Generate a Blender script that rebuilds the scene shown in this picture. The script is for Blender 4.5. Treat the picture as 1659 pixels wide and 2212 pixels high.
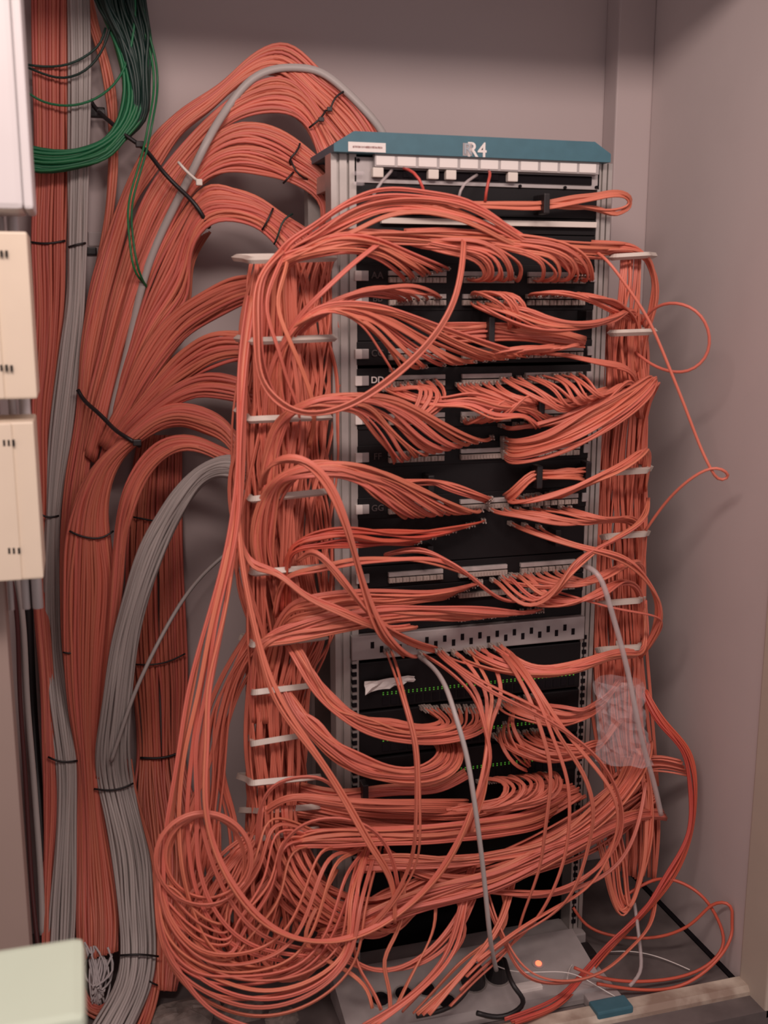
import bpy, bmesh, math, random
import numpy as np
from mathutils import Vector, Matrix

for o in list(bpy.data.objects): bpy.data.objects.remove(o)
SC = bpy.context.scene
COL = SC.collection
PI = math.pi

# ------------------------------------------------------------------ camera
FPX, CX, CY = 2280.0, 829.5, 1106.0
YAW, PIT = math.radians(16.0), math.radians(11.3)
YR = 1.90                                   # distance of the rack's front plane
FW = np.array([math.sin(YAW)*math.cos(PIT), math.cos(YAW)*math.cos(PIT), -math.sin(PIT)])
RT = np.array([math.cos(YAW), -math.sin(YAW), 0.0])
UP = np.cross(RT, FW)
cam = bpy.data.cameras.new('camera')
cam.sensor_fit = 'VERTICAL'; cam.sensor_height = 24.0
cam.lens = FPX/2212*24.0
cam.clip_start = 0.05
cam.dof.use_dof = True; cam.dof.focus_distance = 2.55; cam.dof.aperture_fstop = 2.9
camo = bpy.data.objects.new('camera', cam); COL.objects.link(camo)
camo.location = (0, 0, 0); camo.rotation_euler = (PI/2-PIT, 0, -YAW)
SC.camera = camo

# ------------------------------------------------------------------ light, exposure
w = bpy.data.worlds.new('world'); SC.world = w; w.use_nodes = True
bg = w.node_tree.nodes['Background']; bg.inputs[0].default_value = (1.0, 0.79, 0.79, 1); bg.inputs[1].default_value = 0.34
def area(name, loc, target, sx, sy, power, col):
    l = bpy.data.lights.new(name, 'AREA'); l.shape = 'RECTANGLE'; l.size = sx; l.size_y = sy
    l.energy = power; l.color = col
    o = bpy.data.objects.new(name, l); COL.objects.link(o); o.location = loc
    d = Vector(target)-Vector(loc); o.rotation_euler = d.to_track_quat('-Z', 'Y').to_euler()
    return o
LC = (1.0, 0.80, 0.74)
area('ceiling_lamp', (0.85, 0.2, 1.05), (0.6, 2.0, -0.5), 0.9, 0.22, 11, LC)
area('ceiling_lamp_second', (-0.32, 0.2, 1.05), (0.5, 2.0, -0.4), 0.9, 0.22, 16, LC)
vs = SC.view_settings
SC.display_settings.display_device = 'sRGB'
vs.view_transform = 'Standard'; vs.look = 'None'; vs.gamma = 1.0; vs.use_curve_mapping = False
vs.exposure = 0.38

# ------------------------------------------------------------------ pixel rays to places in the room
def ray(px, py): return FW + RT*((px-CX)/FPX) + UP*((CY-py)/FPX)
def atY(px, py, Y): r = ray(px, py); return r*(Y/r[1])
def atZ(px, py, Z): r = ray(px, py); return r*(Z/r[2])
def P(px, py, D=0.0):                               # D metres in front of the rack's face
    if D < -0.2: D = -0.2+(D+0.2)*0.75
    p = atY(px, py, YR-D)
    return p if p[2] > ZF+0.008 else atZ(px, py, ZF+0.008)      # things reach the floor, not below it
ZF = -1.40                                          # closet floor
YB = 2.285                                          # back wall
XR = 1.26                                           # right wall
XL = -0.125                                         # left wall

# ------------------------------------------------------------------ materials
MATS = {}
def mat(name, col, rough=0.5, metal=0.0, vary=0.0, noise=0.0, nscale=20, bump=0.0, spec=0.5, dark=None):
    m = bpy.data.materials.new(name); m.use_nodes = True
    nt = m.node_tree; b = nt.nodes['Principled BSDF']
    b.inputs['Base Color'].default_value = (*col, 1); b.inputs['Roughness'].default_value = rough
    b.inputs['Metallic'].default_value = metal
    b.inputs['Specular IOR Level'].default_value = spec
    N = nt.nodes.new; L = nt.links.new
    src = None
    if noise:
        tc = N('ShaderNodeTexCoord'); n = N('ShaderNodeTexNoise'); n.inputs['Scale'].default_value = nscale; n.inputs['Detail'].default_value = 6
        L(tc.outputs['Object'], n.inputs['Vector'])
        r = N('ShaderNodeValToRGB'); r.color_ramp.elements[0].position = 0.35; r.color_ramp.elements[1].position = 0.65
        d = dark if dark else tuple(c*(1-noise) for c in col)
        r.color_ramp.elements[0].color = (*d, 1); r.color_ramp.elements[1].color = (*col, 1)
        L(n.outputs['Fac'], r.inputs['Fac']); L(r.outputs['Color'], b.inputs['Base Color']); src = r.outputs['Color']
        if bump:
            bp = N('ShaderNodeBump'); bp.inputs['Strength'].default_value = bump; bp.inputs['Distance'].default_value = 0.01
            L(n.outputs['Fac'], bp.inputs['Height']); L(bp.outputs['Normal'], b.inputs['Normal'])
    if vary:
        oi = N('ShaderNodeObjectInfo'); h = N('ShaderNodeHueSaturation')
        mr = N('ShaderNodeMapRange'); mr.inputs['To Min'].default_value = 1-vary; mr.inputs['To Max'].default_value = 1+vary
        L(oi.outputs['Random'], mr.inputs['Value']); L(mr.outputs['Result'], h.inputs['Value'])
        mr2 = N('ShaderNodeMapRange'); mr2.inputs['To Min'].default_value = 0.5-vary*0.05; mr2.inputs['To Max'].default_value = 0.5+vary*0.05
        ml = N('ShaderNodeMath'); ml.operation = 'FRACT'; mm = N('ShaderNodeMath'); mm.operation = 'MULTIPLY'; mm.inputs[1].default_value = 17.3
        L(oi.outputs['Random'], mm.inputs[0]); L(mm.outputs[0], ml.inputs[0]); L(ml.outputs[0], mr2.inputs['Value']); L(mr2.outputs['Result'], h.inputs['Hue'])
        if src: L(src, h.inputs['Color'])
        else: h.inputs['Color'].default_value = (*col, 1)
        L(h.outputs['Color'], b.inputs['Base Color'])
    MATS[name] = m
    return m
def emit(name, col, s):
    m = mat(name, col); b = m.node_tree.nodes['Principled BSDF']
    b.inputs['Emission Color'].default_value = (*col, 1); b.inputs['Emission Strength'].default_value = s
    return m
ORANGE = mat('orange_sheath', (0.67, 0.188, 0.122), 0.45, vary=0.12)
TRUNK = mat('orange_trunk_sheath', (0.63, 0.172, 0.118), 0.48, vary=0.14)
REDDISH = mat('red_orange_sheath', (0.60, 0.10, 0.065), 0.42, vary=0.1)
GREY = mat('grey_sheath', (0.45, 0.41, 0.39), 0.45, vary=0.12)
GREEN = mat('green_sheath', (0.015, 0.17, 0.065), 0.45, vary=0.2)
SHADE_DKGREEN = mat('shade_dark_green_sheath', (0.008, 0.035, 0.028), 0.45, vary=0.2)  # green with the header's shade put into the colour; also one tie
BROWN = mat('brown_sheath', (0.10, 0.03, 0.03), 0.5)
BLACKC = mat('black_rubber', (0.012, 0.010, 0.011), 0.5)
TIE = mat('black_nylon', (0.012, 0.009, 0.010), 0.45)
PLUGM = mat('grey_plug_plastic', (0.40, 0.33, 0.29), 0.4)
CREAM = mat('cream_plastic', (0.76, 0.66, 0.52), 0.45, noise=0.05, nscale=8)
WHITEP = mat('white_plastic', (0.72, 0.70, 0.70), 0.4, noise=0.04, nscale=8)
PALEGREEN = mat('pale_plastic', (0.60, 0.72, 0.58), 0.5, noise=0.04, nscale=6)
ALU = mat('aluminium', (0.52, 0.49, 0.46), 0.38, 0.55, noise=0.12, nscale=30)
GREYP = mat('grey_painted_steel', (0.46, 0.43, 0.42), 0.45, 0.2, noise=0.12, nscale=25)
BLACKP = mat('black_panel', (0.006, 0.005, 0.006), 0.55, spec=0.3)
SLOT = mat('dark_slot', (0.010, 0.008, 0.010), 0.8, spec=0.1)
TEAL = mat('teal_paint', (0.055, 0.16, 0.205), 0.5, noise=0.10, nscale=40)
LABELW = mat('white_label', (0.80, 0.76, 0.72), 0.5)
CREAMW = mat('cream_strip', (0.74, 0.69, 0.62), 0.45)
PRINT = mat('label_print', (0.28, 0.14, 0.13), 0.6)
PRINTR = mat('red_print', (0.55, 0.06, 0.05), 0.6)
RINGM = mat('cream_ring_plastic', (0.66, 0.60, 0.53), 0.4)
STRIP = mat('adapter_strip', (0.47, 0.43, 0.41), 0.35, noise=0.2, nscale=60)
WALL = mat('wall_paint', (0.50, 0.428, 0.42), 0.75, noise=0.04, nscale=3, bump=0.03)
WALLR = mat('right_wall_paint', (0.60, 0.525, 0.51), 0.75, noise=0.05, nscale=4, bump=0.03)
JAMB = mat('jamb_paint', (0.55, 0.48, 0.40), 0.6, noise=0.06, nscale=8)
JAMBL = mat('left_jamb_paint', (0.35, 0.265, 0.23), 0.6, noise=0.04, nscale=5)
SILL = mat('worn_sill_paint', (0.62, 0.55, 0.45), 0.7, noise=0.5, nscale=14, bump=0.2, dark=(0.30, 0.22, 0.17))
FLOORM = mat('grey_floor', (0.17, 0.145, 0.14), 0.55, noise=0.35, nscale=12, bump=0.05)
PLASTER = mat('broken_plaster', (0.33, 0.28, 0.25), 0.9, noise=0.5, nscale=40, bump=0.4)
DARKFLOOR = mat('dark_room_floor', (0.12, 0.09, 0.075), 0.8, noise=0.3, nscale=10)
CUTEND = mat('frayed_white_cord', (0.62, 0.58, 0.58), 0.7)
LEDG = emit('green_light', (0.12, 0.5, 0.05), 0.2)
LEDR = emit('red_lamp', (1.0, 0.13, 0.06), 2.0)
CLEAR = mat('clear_plastic', (0.85, 0.80, 0.82), 0.08)
_b = CLEAR.node_tree.nodes['Principled BSDF']; _b.inputs['Alpha']  .default_value = 0.17; _b.inputs['Specular IOR Level'].default_value = 0.9
CLEARC = mat('clear_tube_plastic', (0.62, 0.55, 0.54), 0.3)
CLEARC.node_tree.nodes['Principled BSDF'].inputs['Alpha'].default_value = 0.55

# ------------------------------------------------------------------ mesh helpers
def link(o, parent=None):
    COL.objects.link(o)
    if parent is not None: o.parent = parent
    return o
def tag(o, label=None, cat=None, group=None, kind=None):
    if label: o['label'] = label
    if cat: o['category'] = cat
    if group: o['group'] = group
    if kind: o['kind'] = kind
    return o
def empty(name, loc, label, cat, group=None):
    o = bpy.data.objects.new(name, None); COL.objects.link(o); o.location = tuple(loc); o.empty_display_size = 0.05
    return tag(o, label, cat, group)
def mesh_obj(name, V, F, m, parent=None, smooth=False):
    me = bpy.data.meshes.new(name); me.from_pydata([tuple(v) for v in V], [], F); me.update()
    if smooth: me.polygons.foreach_set('use_smooth', [True]*len(me.polygons))
    me.materials.append(m)
    o = bpy.data.objects.new(name, me); link(o, parent)
    if parent is not None: o.matrix_parent_inverse = Matrix.Translation(-Vector(root_loc(parent)))
    return o
def root_loc(p):
    v = Vector(p.location)
    while p.parent is not None:
        v = v + Vector(p.parent.location) + p.matrix_parent_inverse.translation; p = p.parent
    return v
class MB:
    def __init__(s): s.V = []; s.F = []
    def add(s, V, F):
        k = len(s.V); s.V.extend(V); s.F.extend([tuple(i+k for i in f) for f in F]); return s
    def box(s, x0, x1, y0, y1, z0, z1, bev=0.0):
        bm = bmesh.new(); bmesh.ops.create_cube(bm, size=1)
        bmesh.ops.scale(bm, vec=(x1-x0, y1-y0, z1-z0), verts=bm.verts)
        bmesh.ops.translate(bm, vec=((x0+x1)/2, (y0+y1)/2, (z0+z1)/2), verts=bm.verts)
        if bev: bmesh.ops.bevel(bm, geom=bm.edges[:], offset=bev, segments=2, affect='EDGES', profile=0.6)
        bm.verts.index_update()
        s.add([tuple(v.co) for v in bm.verts], [tuple(v.index for v in f.verts) for f in bm.faces]); bm.free(); return s
    def prism(s, poly, a, b, axis):
        """poly: 2D outline extruded from a to b along axis"""
        n = len(poly); V = []
        for h in (a, b):
            for (u, v) in poly:
                V.append({'x': (h, u, v), 'y': (u, h, v), 'z': (u, v, h)}[axis])
        F = [tuple(range(n)), tuple(range(2*n-1, n-1, -1))]+[(i, (i+1) % n, (i+1) % n+n, i+n) for i in range(n)]
        return s.add(V, F)
    def lathe(s, c, prof, axis='z', n=16):
        V = []; F = []
        for (r, h) in prof:
            for k in range(n):
                a = 2*PI*k/n; u, v = r*math.cos(a), r*math.sin(a)
                q = {'z': (u, v, h), 'y': (u, h, v), 'x': (h, u, v)}[axis]
                V.append(tuple(c[i]+q[i] for i in range(3)))
        for j in range(len(prof)-1):
            for k in range(n): F.append((j*n+k, j*n+(k+1) % n, (j+1)*n+(k+1) % n, (j+1)*n+k))
        F.append(tuple(range(n-1, -1, -1))); F.append(tuple(range((len(prof)-1)*n, len(prof)*n)))
        return s.add(V, F)
    def tube(s, pts, prof): V, F = sweep(np.array(pts, float), prof); return s.add([tuple(v) for v in V], F)
    def build(s, name, m, parent=None, smooth=False): 
        o = mesh_obj(name, s.V, s.F, m, parent, smooth)
        bm = bmesh.new(); bm.from_mesh(o.data); bmesh.ops.recalc_face_normals(bm, faces=bm.faces); bm.to_mesh(o.data); bm.free()
        return o
def ngon(r, n=6, sx=1.0): return [(r*sx*math.cos(2*PI*k/n), r*math.sin(2*PI*k/n)) for k in range(n)]
def zipcord(r):   # two cords side by side
    return [(2*r, 0), (1.5*r, 0.9*r), (0.5*r, 0.9*r), (0, 0.35*r), (-0.5*r, 0.9*r), (-1.5*r, 0.9*r), (-2*r, 0), (-1.5*r, -0.9*r), (-0.5*r, -0.9*r), (0, -0.35*r), (0.5*r, -0.9*r), (1.5*r, -0.9*r)]
def spline(K, step=0.013, nmin=6, nmax=110):
    K = np.asarray(K, float); k = len(K)
    if k == 2: K = np.array([K[0], K[0]*0.5+K[1]*0.5, K[1]]); k = 3
    d = np.sqrt(np.linalg.norm(np.diff(K, axis=0), axis=1))+1e-5
    d = d**1.3
    t = np.concatenate([[0], np.cumsum(d)])
    A = np.zeros((k, k)); R = np.zeros((k, 3)); A[0, 0] = A[-1, -1] = 1
    for i in range(1, k-1):
        A[i, i-1] = d[i-1]; A[i, i] = 2*(d[i-1]+d[i]); A[i, i+1] = d[i]
        R[i] = 6*((K[i+1]-K[i])/d[i]-(K[i]-K[i-1])/d[i-1])
    M = np.linalg.solve(A, R)
    L = np.linalg.norm(np.diff(K, axis=0), axis=1).sum()
    n = int(min(nmax, max(nmin, L/step)))
    u = np.linspace(0, t[-1], n); j = np.clip(np.searchsorted(t, u, side='right')-1, 0, k-2)
    h = d[j][:, None]; a = (t[j+1]-u)[:, None]; b = (u-t[j])[:, None]
    return M[j]*a**3/(6*h)+M[j+1]*b**3/(6*h)+(K[j]/h-M[j]*h/6)*a+(K[j+1]/h-M[j+1]*h/6)*b
def sweep(pts, prof, roll=0.0, twist=0.0):
    n = len(pts); T = np.gradient(pts, axis=0); T /= np.linalg.norm(T, axis=1)[:, None]+1e-9
    ref = np.array([0.13, 0.97, 0.2]); u = np.cross(T[0], ref)
    if np.linalg.norm(u) < 1e-3: u = np.cross(T[0], [1, 0, 0])
    u /= np.linalg.norm(u); U = np.empty_like(pts); U[0] = u
    for i in range(1, n):
        u = U[i-1]-T[i]*np.dot(U[i-1], T[i]); U[i] = u/(np.linalg.norm(u)+1e-9)
    W = np.cross(T, U); m = len(prof); pr = np.array(prof)
    a = roll+twist*np.linspace(0, 1, n); c, s_ = np.cos(a)[:, None], np.sin(a)[:, None]
    X = pr[None, :, 0]*c-pr[None, :, 1]*s_; Y = pr[None, :, 0]*s_+pr[None, :, 1]*c
    V = (pts[:, None, :]+U[:, None, :]*X[:, :, None]+W[:, None, :]*Y[:, :, None]).reshape(-1, 3)
    F = [(i*m+k, i*m+(k+1) % m, (i+1)*m+(k+1) % m, (i+1)*m+k) for i in range(n-1) for k in range(m)]
    F.append(tuple(range(m-1, -1, -1))); F.append(tuple(range((n-1)*m, n*m)))
    return V, F
R_TRUNK = ngon(0.0034, 6)
R_PATCH = zipcord(0.0021)
R_ONE = ngon(0.0024, 6)
def limit(pts, r=0.004):
    pts[:, 2] = np.maximum(pts[:, 2], ZF+r+0.002)
    pts[:, 1] = np.minimum(pts[:, 1], YB-0.006)
    pts[:, 0] = np.minimum(pts[:, 0], XR-0.007)
    return pts
def ribbon_paths(st, n, rng, jit=0.0, wander=0.0, bulge=0.0, layer=0.0, step=0.013):
    """n cable paths across a band whose two edges and depth are given station by station"""
    out = []
    for i in range(n):
        t = (i+0.5)/n; ks = []
        lz = rng.uniform(-layer, layer); ph = rng.uniform(0, 6.28); fr = rng.uniform(0.6, 1.4)
        for k, s in enumerate(st):
            tt = t+wander*math.sin(ph+fr*k*1.3) if wander else t
            tt = min(1.12, max(-0.12, tt))
            D = s[4]+bulge*math.sqrt(max(0, 1-(2*min(1, max(0, tt))-1)**2))+lz
            p = P(s[0]+(s[2]-s[0])*tt, s[1]+(s[3]-s[1])*tt, D)
            if jit and k > 1: p = p+np.array([rng.gauss(0, jit), rng.gauss(0, jit), rng.gauss(0, jit)])
            ks.append(p)
        out.append(limit(spline(ks, step)))
    return out

# ================================================================== THE SETTING
def struct(name, mb, m): 
    o = mb.build(name, m); o['kind'] = 'structure'; return o
ZC = 1.30
struct('wall_back', MB().box(-0.9, 2.0, YB, YB+0.08, ZF-0.1, ZC), WALL)
struct('wall_right', MB().box(XR, XR+0.10, 1.69, YB, ZF-0.1, ZC), WALLR)
struct('trim_1', MB().box(1.171, XR, 2.225, YB, ZF, ZC, 0.004), WALL)           # boxed-in pier in the back corner
struct('trim_2', MB().box(XR-0.004, XR+0.10, 1.60, 1.69, ZF-0.02, ZC, 0.004), JAMB)      # right jamb
struct('wall_left', MB().box(-0.60, -0.36, 1.67, YB, ZF-0.1, ZC), WALLR)
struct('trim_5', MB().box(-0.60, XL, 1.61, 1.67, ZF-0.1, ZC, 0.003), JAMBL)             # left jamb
struct('floor', MB().box(-0.9, XR+0.3, 1.60, YB, ZF-0.08, ZF), FLOORM)
struct('trim_3', MB().prism([(1.698, ZF-0.045), (1.698, ZF+0.012), (1.690, ZF+0.018), (1.660, ZF+0.018), (1.652, ZF+0.008), (1.648, ZF-0.03), (1.60, ZF-0.034), (1.596, ZF-0.08), (1.70, ZF-0.08)], 0.2, XR+0.02, 'x'), SILL)   # threshold
struct('trim_4', MB().box(-0.6, 2.0, 1.62, 1.69, 0.66, ZC), WALL)               # closet header
struct('floor_2', MB().box(-2.5, 3.0, -1.5, 1.62, ZF-0.16, ZF-0.10), DARKFLOOR)
# black strip added to stand for the dark gap between floor and right wall
struct('dark_gap_right', MB().box(XR-0.012, XR+0.001, 1.70, 2.2, ZF, ZF+0.004), SLOT)
rngp = random.Random(5)
def lump(x, y, rx, ry, h, label):
    V = []; F = []; n = 14
    for ring, (rr, hh) in enumerate(((1.0, -0.002), (0.92, 0.5), (0.6, 0.85), (0.25, 1.0))):
        for k in range(n):
            a = 2*PI*k/n; q = rr*rngp.uniform(0.8, 1.12)
            V.append((x+rx*q*math.cos(a), y+ry*q*math.sin(a), ZF+max(0.0, h*hh*rngp.uniform(0.7, 1.1))))
    for j in range(3):
        for k in range(n): F.append((j*n+k, j*n+(k+1) % n, (j+1)*n+(k+1) % n, (j+1)*n+k))
    F.append(tuple(range(3*n, 4*n)))
    tag(MB().add(V, F).build('plaster_chunk', PLASTER), label, 'rubble')
q = atZ(400, 2195, ZF); lump(q[0], q[1], 0.075, 0.05, 0.018, 'large pale chunk of broken plaster on the floor beside the grey trunk cables')
q = atZ(520, 2185, ZF); lump(q[0], q[1], 0.05, 0.04, 0.014, 'middling chunk of broken plaster under the loops of orange patch cable')
q = atZ(610, 2200, ZF); lump(q[0], q[1], 0.035, 0.03, 0.010, 'smallest chunk of broken plaster on the floor before the rack foot')

# ================================================================== LEFT: WIRING BOXES ON THE WALL
def wiring_box(name, x1, y0, y1, z0, z1, m, label, slots, seam):
    t = empty(name, ((x1-0.1), y1, z0), label, 'box')
    MB().box(-0.32, x1, y0+0.004, y1, z0, z1, 0.003).build('body', m, t)
    MB().box(-0.32, seam, y0, y0+0.02, z0+0.001, z1-0.001, 0.002).build('lid', m, t)
    for (sx, sz) in slots:
        MB().box(sx-0.0014, sx+0.0014, y0-0.0004, y0+0.008, sz-0.0042, sz+0.0042).build('vent_slot', SLOT, t)
    return t
def slotpts(L, Y): return [(atY(a, b, Y)[0], atY(a, b, Y)[2]) for a, b in L]
Yb = 1.50
zz = lambda x, y: atY(x, y, Yb)[2]
t = empty('plastic_trunking', (-0.15, 1.6, zz(75, 455)), 'wide pale grey plastic cable trunking at the top of the wall edge', 'trunking')
MB().box(-0.34, -0.058, 1.49, 1.62, zz(75, 455), 0.62, 0.008).build('body', WHITEP, t)
MB().box(-0.058, -0.0455, 1.495, 1.62, zz(75, 455)+0.001, 0.62, 0.005).build('side_lip', WHITEP, t)
t = wiring_box('wiring_box', -0.0565, Yb, 1.61, zz(68, 862), zz(62, 500), CREAM, 'cream plastic wiring box directly under the grey trunking', slotpts([(3, 548), (14, 548), (3, 795), (14, 795), (25, 796)], Yb), -0.098)
t = wiring_box('wiring_box', -0.0635, Yb, 1.61, zz(85, 1252), zz(75, 911), CREAM, 'cream plastic wiring box, the lower of the two on the wall edge', slotpts([(9, 957), (19, 957), (29, 957), (20, 1190), (30, 1190), (41, 1190)], Yb), -0.092)
# wall-mounted conduits seen in the gaps between the boxes
t = empty('wall_conduit', (-0.11, 1.66, 0), 'two pale conduits and thin wires running down behind the cream boxes', 'conduit')
for cx_, r_ in ((-0.097, 0.006), (-0.080, 0.008), (-0.118, 0.004)):
    MB().lathe((cx_, 1.64, 0), [(r_, -0.46), (r_, 0.2)], 'z', 10).build('pipe', WHITEP, t, True)
# pale container close to the camera
t = empty('plastic_container', (-0.07, 1.0, -0.75), 'pale plastic container close by, out of focus at the foot of the wall', 'container')
zt = atY(100, 2110, 1.0)[2]
MB().box(-0.16, -0.032, 0.93, 1.06, -1.5, zt-0.010, 0.022).build('body', PALEGREEN, t)
MB().box(-0.165, -0.027, 0.925, 1.065, zt-0.024, zt, 0.011).build('lid', PALEGREEN, t)

# ================================================================== CABLE BUNDLES ON THE BACK WALL
def bundle(label, st, n, m=None, seed=1, ties=(), bulge=0.012, jit=0.0008, wander=0.02, layer=0.003, group=None, name='cable_bundle', prof=None, under=0.0, cat='cable bundle'):
    rng = random.Random(seed); m = m or TRUNK; prof = prof or R_TRUNK
    k = st[len(st)//2]
    root = empty(name, P((k[0]+k[2])/2, (k[1]+k[3])/2, k[4]), label, cat, group)
    for p in ribbon_paths(st, n, rng, jit, wander, bulge, layer, 0.016):
        V, F = sweep(p, prof, rng.uniform(0, 1)); mesh_obj('cable', V, F, m, root, True)
    if under:
        mb = MB(); st2 = [(a, b, c, d, D-0.007) for (a, b, c, d, D) in st]
        for p in ribbon_paths(st2, int(n*under), rng, jit, wander, bulge, layer, 0.02):
            V, F = sweep(p, prof); mb.add([tuple(v) for v in V], F)
        o = mesh_obj('inner_cables', mb.V, mb.F, m, root, True); o['kind'] = 'stuff'
    for tt in ties: tie(root, *tt)
    return root
def tie(root, pts, D, r=0.0022, m=None, bul=0.012, knob=None):
    m = m or TIE; n = len(pts)
    K = [P(x, y, D+.006+bul*math.sin(PI*(i+0.25)/(n-0.5))) for i, (x, y) in enumerate(pts)]
    pp = spline(K, 0.008); mb = MB().tube(pp, ngon(r, 6, 1.0))
    o = mb.build('cable_tie', m, root, True)
    if knob is not None:
        c = P(knob[0], knob[1], D+bul+0.004); MB().box(c[0]-0.005, c[0]+0.005, c[1]-0.004, c[1]+0.004, c[2]-0.004, c[2]+0.004, 0.001).build('tie_head', m, o)
DW = -0.40
# far vertical orange trunk
bundle('wide straight run of orange trunk cables down the wall beside the wiring boxes',
  [(68,-30,146,-30,DW),(70,180,146,180,DW),(72,360,146,360,DW),(68,520,142,520,DW),(74,650,138,650,DW),(72,800,124,800,DW),(68,900,114,900,DW),(76,1100,110,1100,DW),(72,1250,104,1250,DW),(86,1450,116,1450,-.36),(92,1600,122,1600,-.31),(96,1750,124,1750,-.26),(96,1900,112,1900,-.20),(94,2000,108,2000,-.15),(92,2095,106,2095,-.10)],
  13, seed=2, bulge=0.015, under=0.9, ties=[([(66,523),(100,526),(141,520)],DW+0.006)])
# grey trunk beside it
bundle('long grey trunk cable bundle between the straight orange run and the arched bundles',
  [(146,-30,192,-30,DW+.01),(148,150,196,150,DW+.01),(148,370,190,370,DW+.01),(148,520,186,520,DW+.01),(144,650,182,650,DW+.012),(134,720,178,720,DW+.015),(120,820,170,820,DW+.015),(106,960,152,960,DW+.015),(100,1110,130,1110,DW+.015),(95,1250,127,1250,DW+.015),(98,1400,131,1400,DW+.015),(104,1500,146,1500,-.34),(114,1600,162,1600,-.30),(122,1660,166,1660,-.28),(122,1780,164,1780,-.235),(106,1950,165,1950,-.165),(98,2090,158,2090,-.095),(96,2180,150,2190,-.05)],
  9, GREY, seed=3, bulge=0.014, under=0.8, ties=[([(148,534),(165,529),(185,525)],DW+.018),([(80,1105),(98,1116),(112,1117),(127,1114)],DW+.02),([(104,1635),(122,1643),(145,1646),(168,1643)],-.278),([(92,2089),(130,2085),(176,2089),(195,2060)],-.092)])
# thin orange strand by the green coil
bundle('narrow slanting orange strand passing behind the green cable coil',
  [(172,-30,196,-30,DW+.005),(190,50,212,50,DW+.005),(212,120,232,112,DW+.005),(226,200,252,196,DW+.005),(235,270,254,270,DW+.005),(234,360,252,360,DW+.005),(226,460,244,460,DW+.005),(204,590,226,600,DW+.005),(180,720,205,740,DW+.005),(172,850,190,860,DW+.005)],
  4, seed=4, bulge=0.006)
# arched branches: outer edge, inner edge, depth
A1 = [(835,330,780,345,-.22),(790,240,730,300,-.22),(740,192,682,240,-.25),(690,150,640,195,-.27),(620,97,590,160,-.29),(545,120,515,185,-.31),(480,178,450,240,-.33),(400,232,390,290,-.34),(335,290,338,370,-.35),(285,370,292,440,-.36),(240,480,265,530,-.37),(205,590,238,640,-.37),(184,690,216,740,-.37),(174,780,198,830,-.37),(165,900,190,930,-.37),(148,1000,178,1010,-.365),(136,1110,168,1110,-.36),(131,1250,165,1250,-.355),(136,1400,166,1400,-.345),(154,1540,180,1540,-.33)]
bundle('outermost arch of orange trunk cables, sweeping over the top to the rack', A1, 13, seed=5, bulge=0.015, under=0.9, wander=0.03,
  ties=[([(742,198),(722,215),(712,236),(700,240)],-.225,0.002,None,0.012,(712,236))])
A1b = [(775,345,715,420,-.20),(735,290,690,350,-.20),(700,250,668,285,-.22),(655,190,630,250,-.25),(600,168,565,246,-.27),(520,200,495,268,-.29),(440,262,435,322,-.31),(370,340,385,390,-.32),(310,430,335,470,-.33),(270,540,298,570,-.34),(240,650,265,670,-.345),(215,760,238,775,-.35),(190,860,215,870,-.35),(172,960,196,970,-.35),(156,1060,190,1060,-.34),(148,1160,186,1160,-.335),(146,1260,186,1260,-.33)]
bundle('second arch of orange trunk cables, just inside the outermost one', A1b, 13, seed=6, bulge=0.016, under=0.9, wander=0.03,
  ties=[([(704,238),(692,256),(678,268),(668,276)],-.205,0.002,None,0.014,(694,258))])
A2 = [(745,420,690,500,-.17),(715,370,690,440,-.17),(664,322,622,395,-.19),(600,280,570,378,-.22),(530,265,508,368,-.24),(462,295,450,386,-.26),(410,350,410,425,-.28),(368,420,375,480,-.30),(322,510,337,560,-.31),(285,600,302,650,-.32),(255,700,270,740,-.325),(230,790,246,830,-.33),(205,880,226,920,-.33),(180,980,206,1000,-.34)]
bundle('third arch of orange trunk cables, bound with two black ties at the rack end', A2, 18, seed=7, bulge=0.018, under=0.9, wander=0.03,
  ties=[([(648,310),(640,328),(626,345),(628,358)],-.185,0.002,None,0.014),([(634,372),(622,385),(612,396)],-.18,0.002,None,0.01),([(664,388),(645,376),(628,346)],-.17,0.0018,None,0.012)])
A3 = [(700,520,640,590,-.14),(660,490,610,545,-.14),(612,462,568,498,-.17),(570,435,532,482,-.19),(520,412,480,478,-.21),(460,400,440,500,-.23),(425,420,415,540,-.25),(395,460,408,590,-.27),(350,540,398,650,-.29),(310,640,350,710,-.30),(282,740,302,785,-.31),(256,830,272,860,-.315),(236,920,252,935,-.32),(215,1000,235,1010,-.33)]
bundle('innermost and lowest arch of orange trunk cables beside the bare patch of wall', A3, 15, seed=8, bulge=0.016, under=0.9, wander=0.03,
  ties=[([(590,450),(582,468),(574,484),(566,497)],-.165,0.002,None,0.01),([(632,462),(612,478),(600,510),(592,528)],-.14,0.002,SHADE_DKGREEN,0.01)])
# dark strand bundle inside the arches hanging straight down
bundle('shaded orange cables dropping from the innermost arch down the wall',
  [(420,520,455,500,-.36),(395,560,418,570,-.37),(370,620,412,640,-.38),(340,700,398,700,-.385),(300,800,360,800,-.39),(280,900,330,900,-.39)], 11, seed=9, bulge=0.006)
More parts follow.
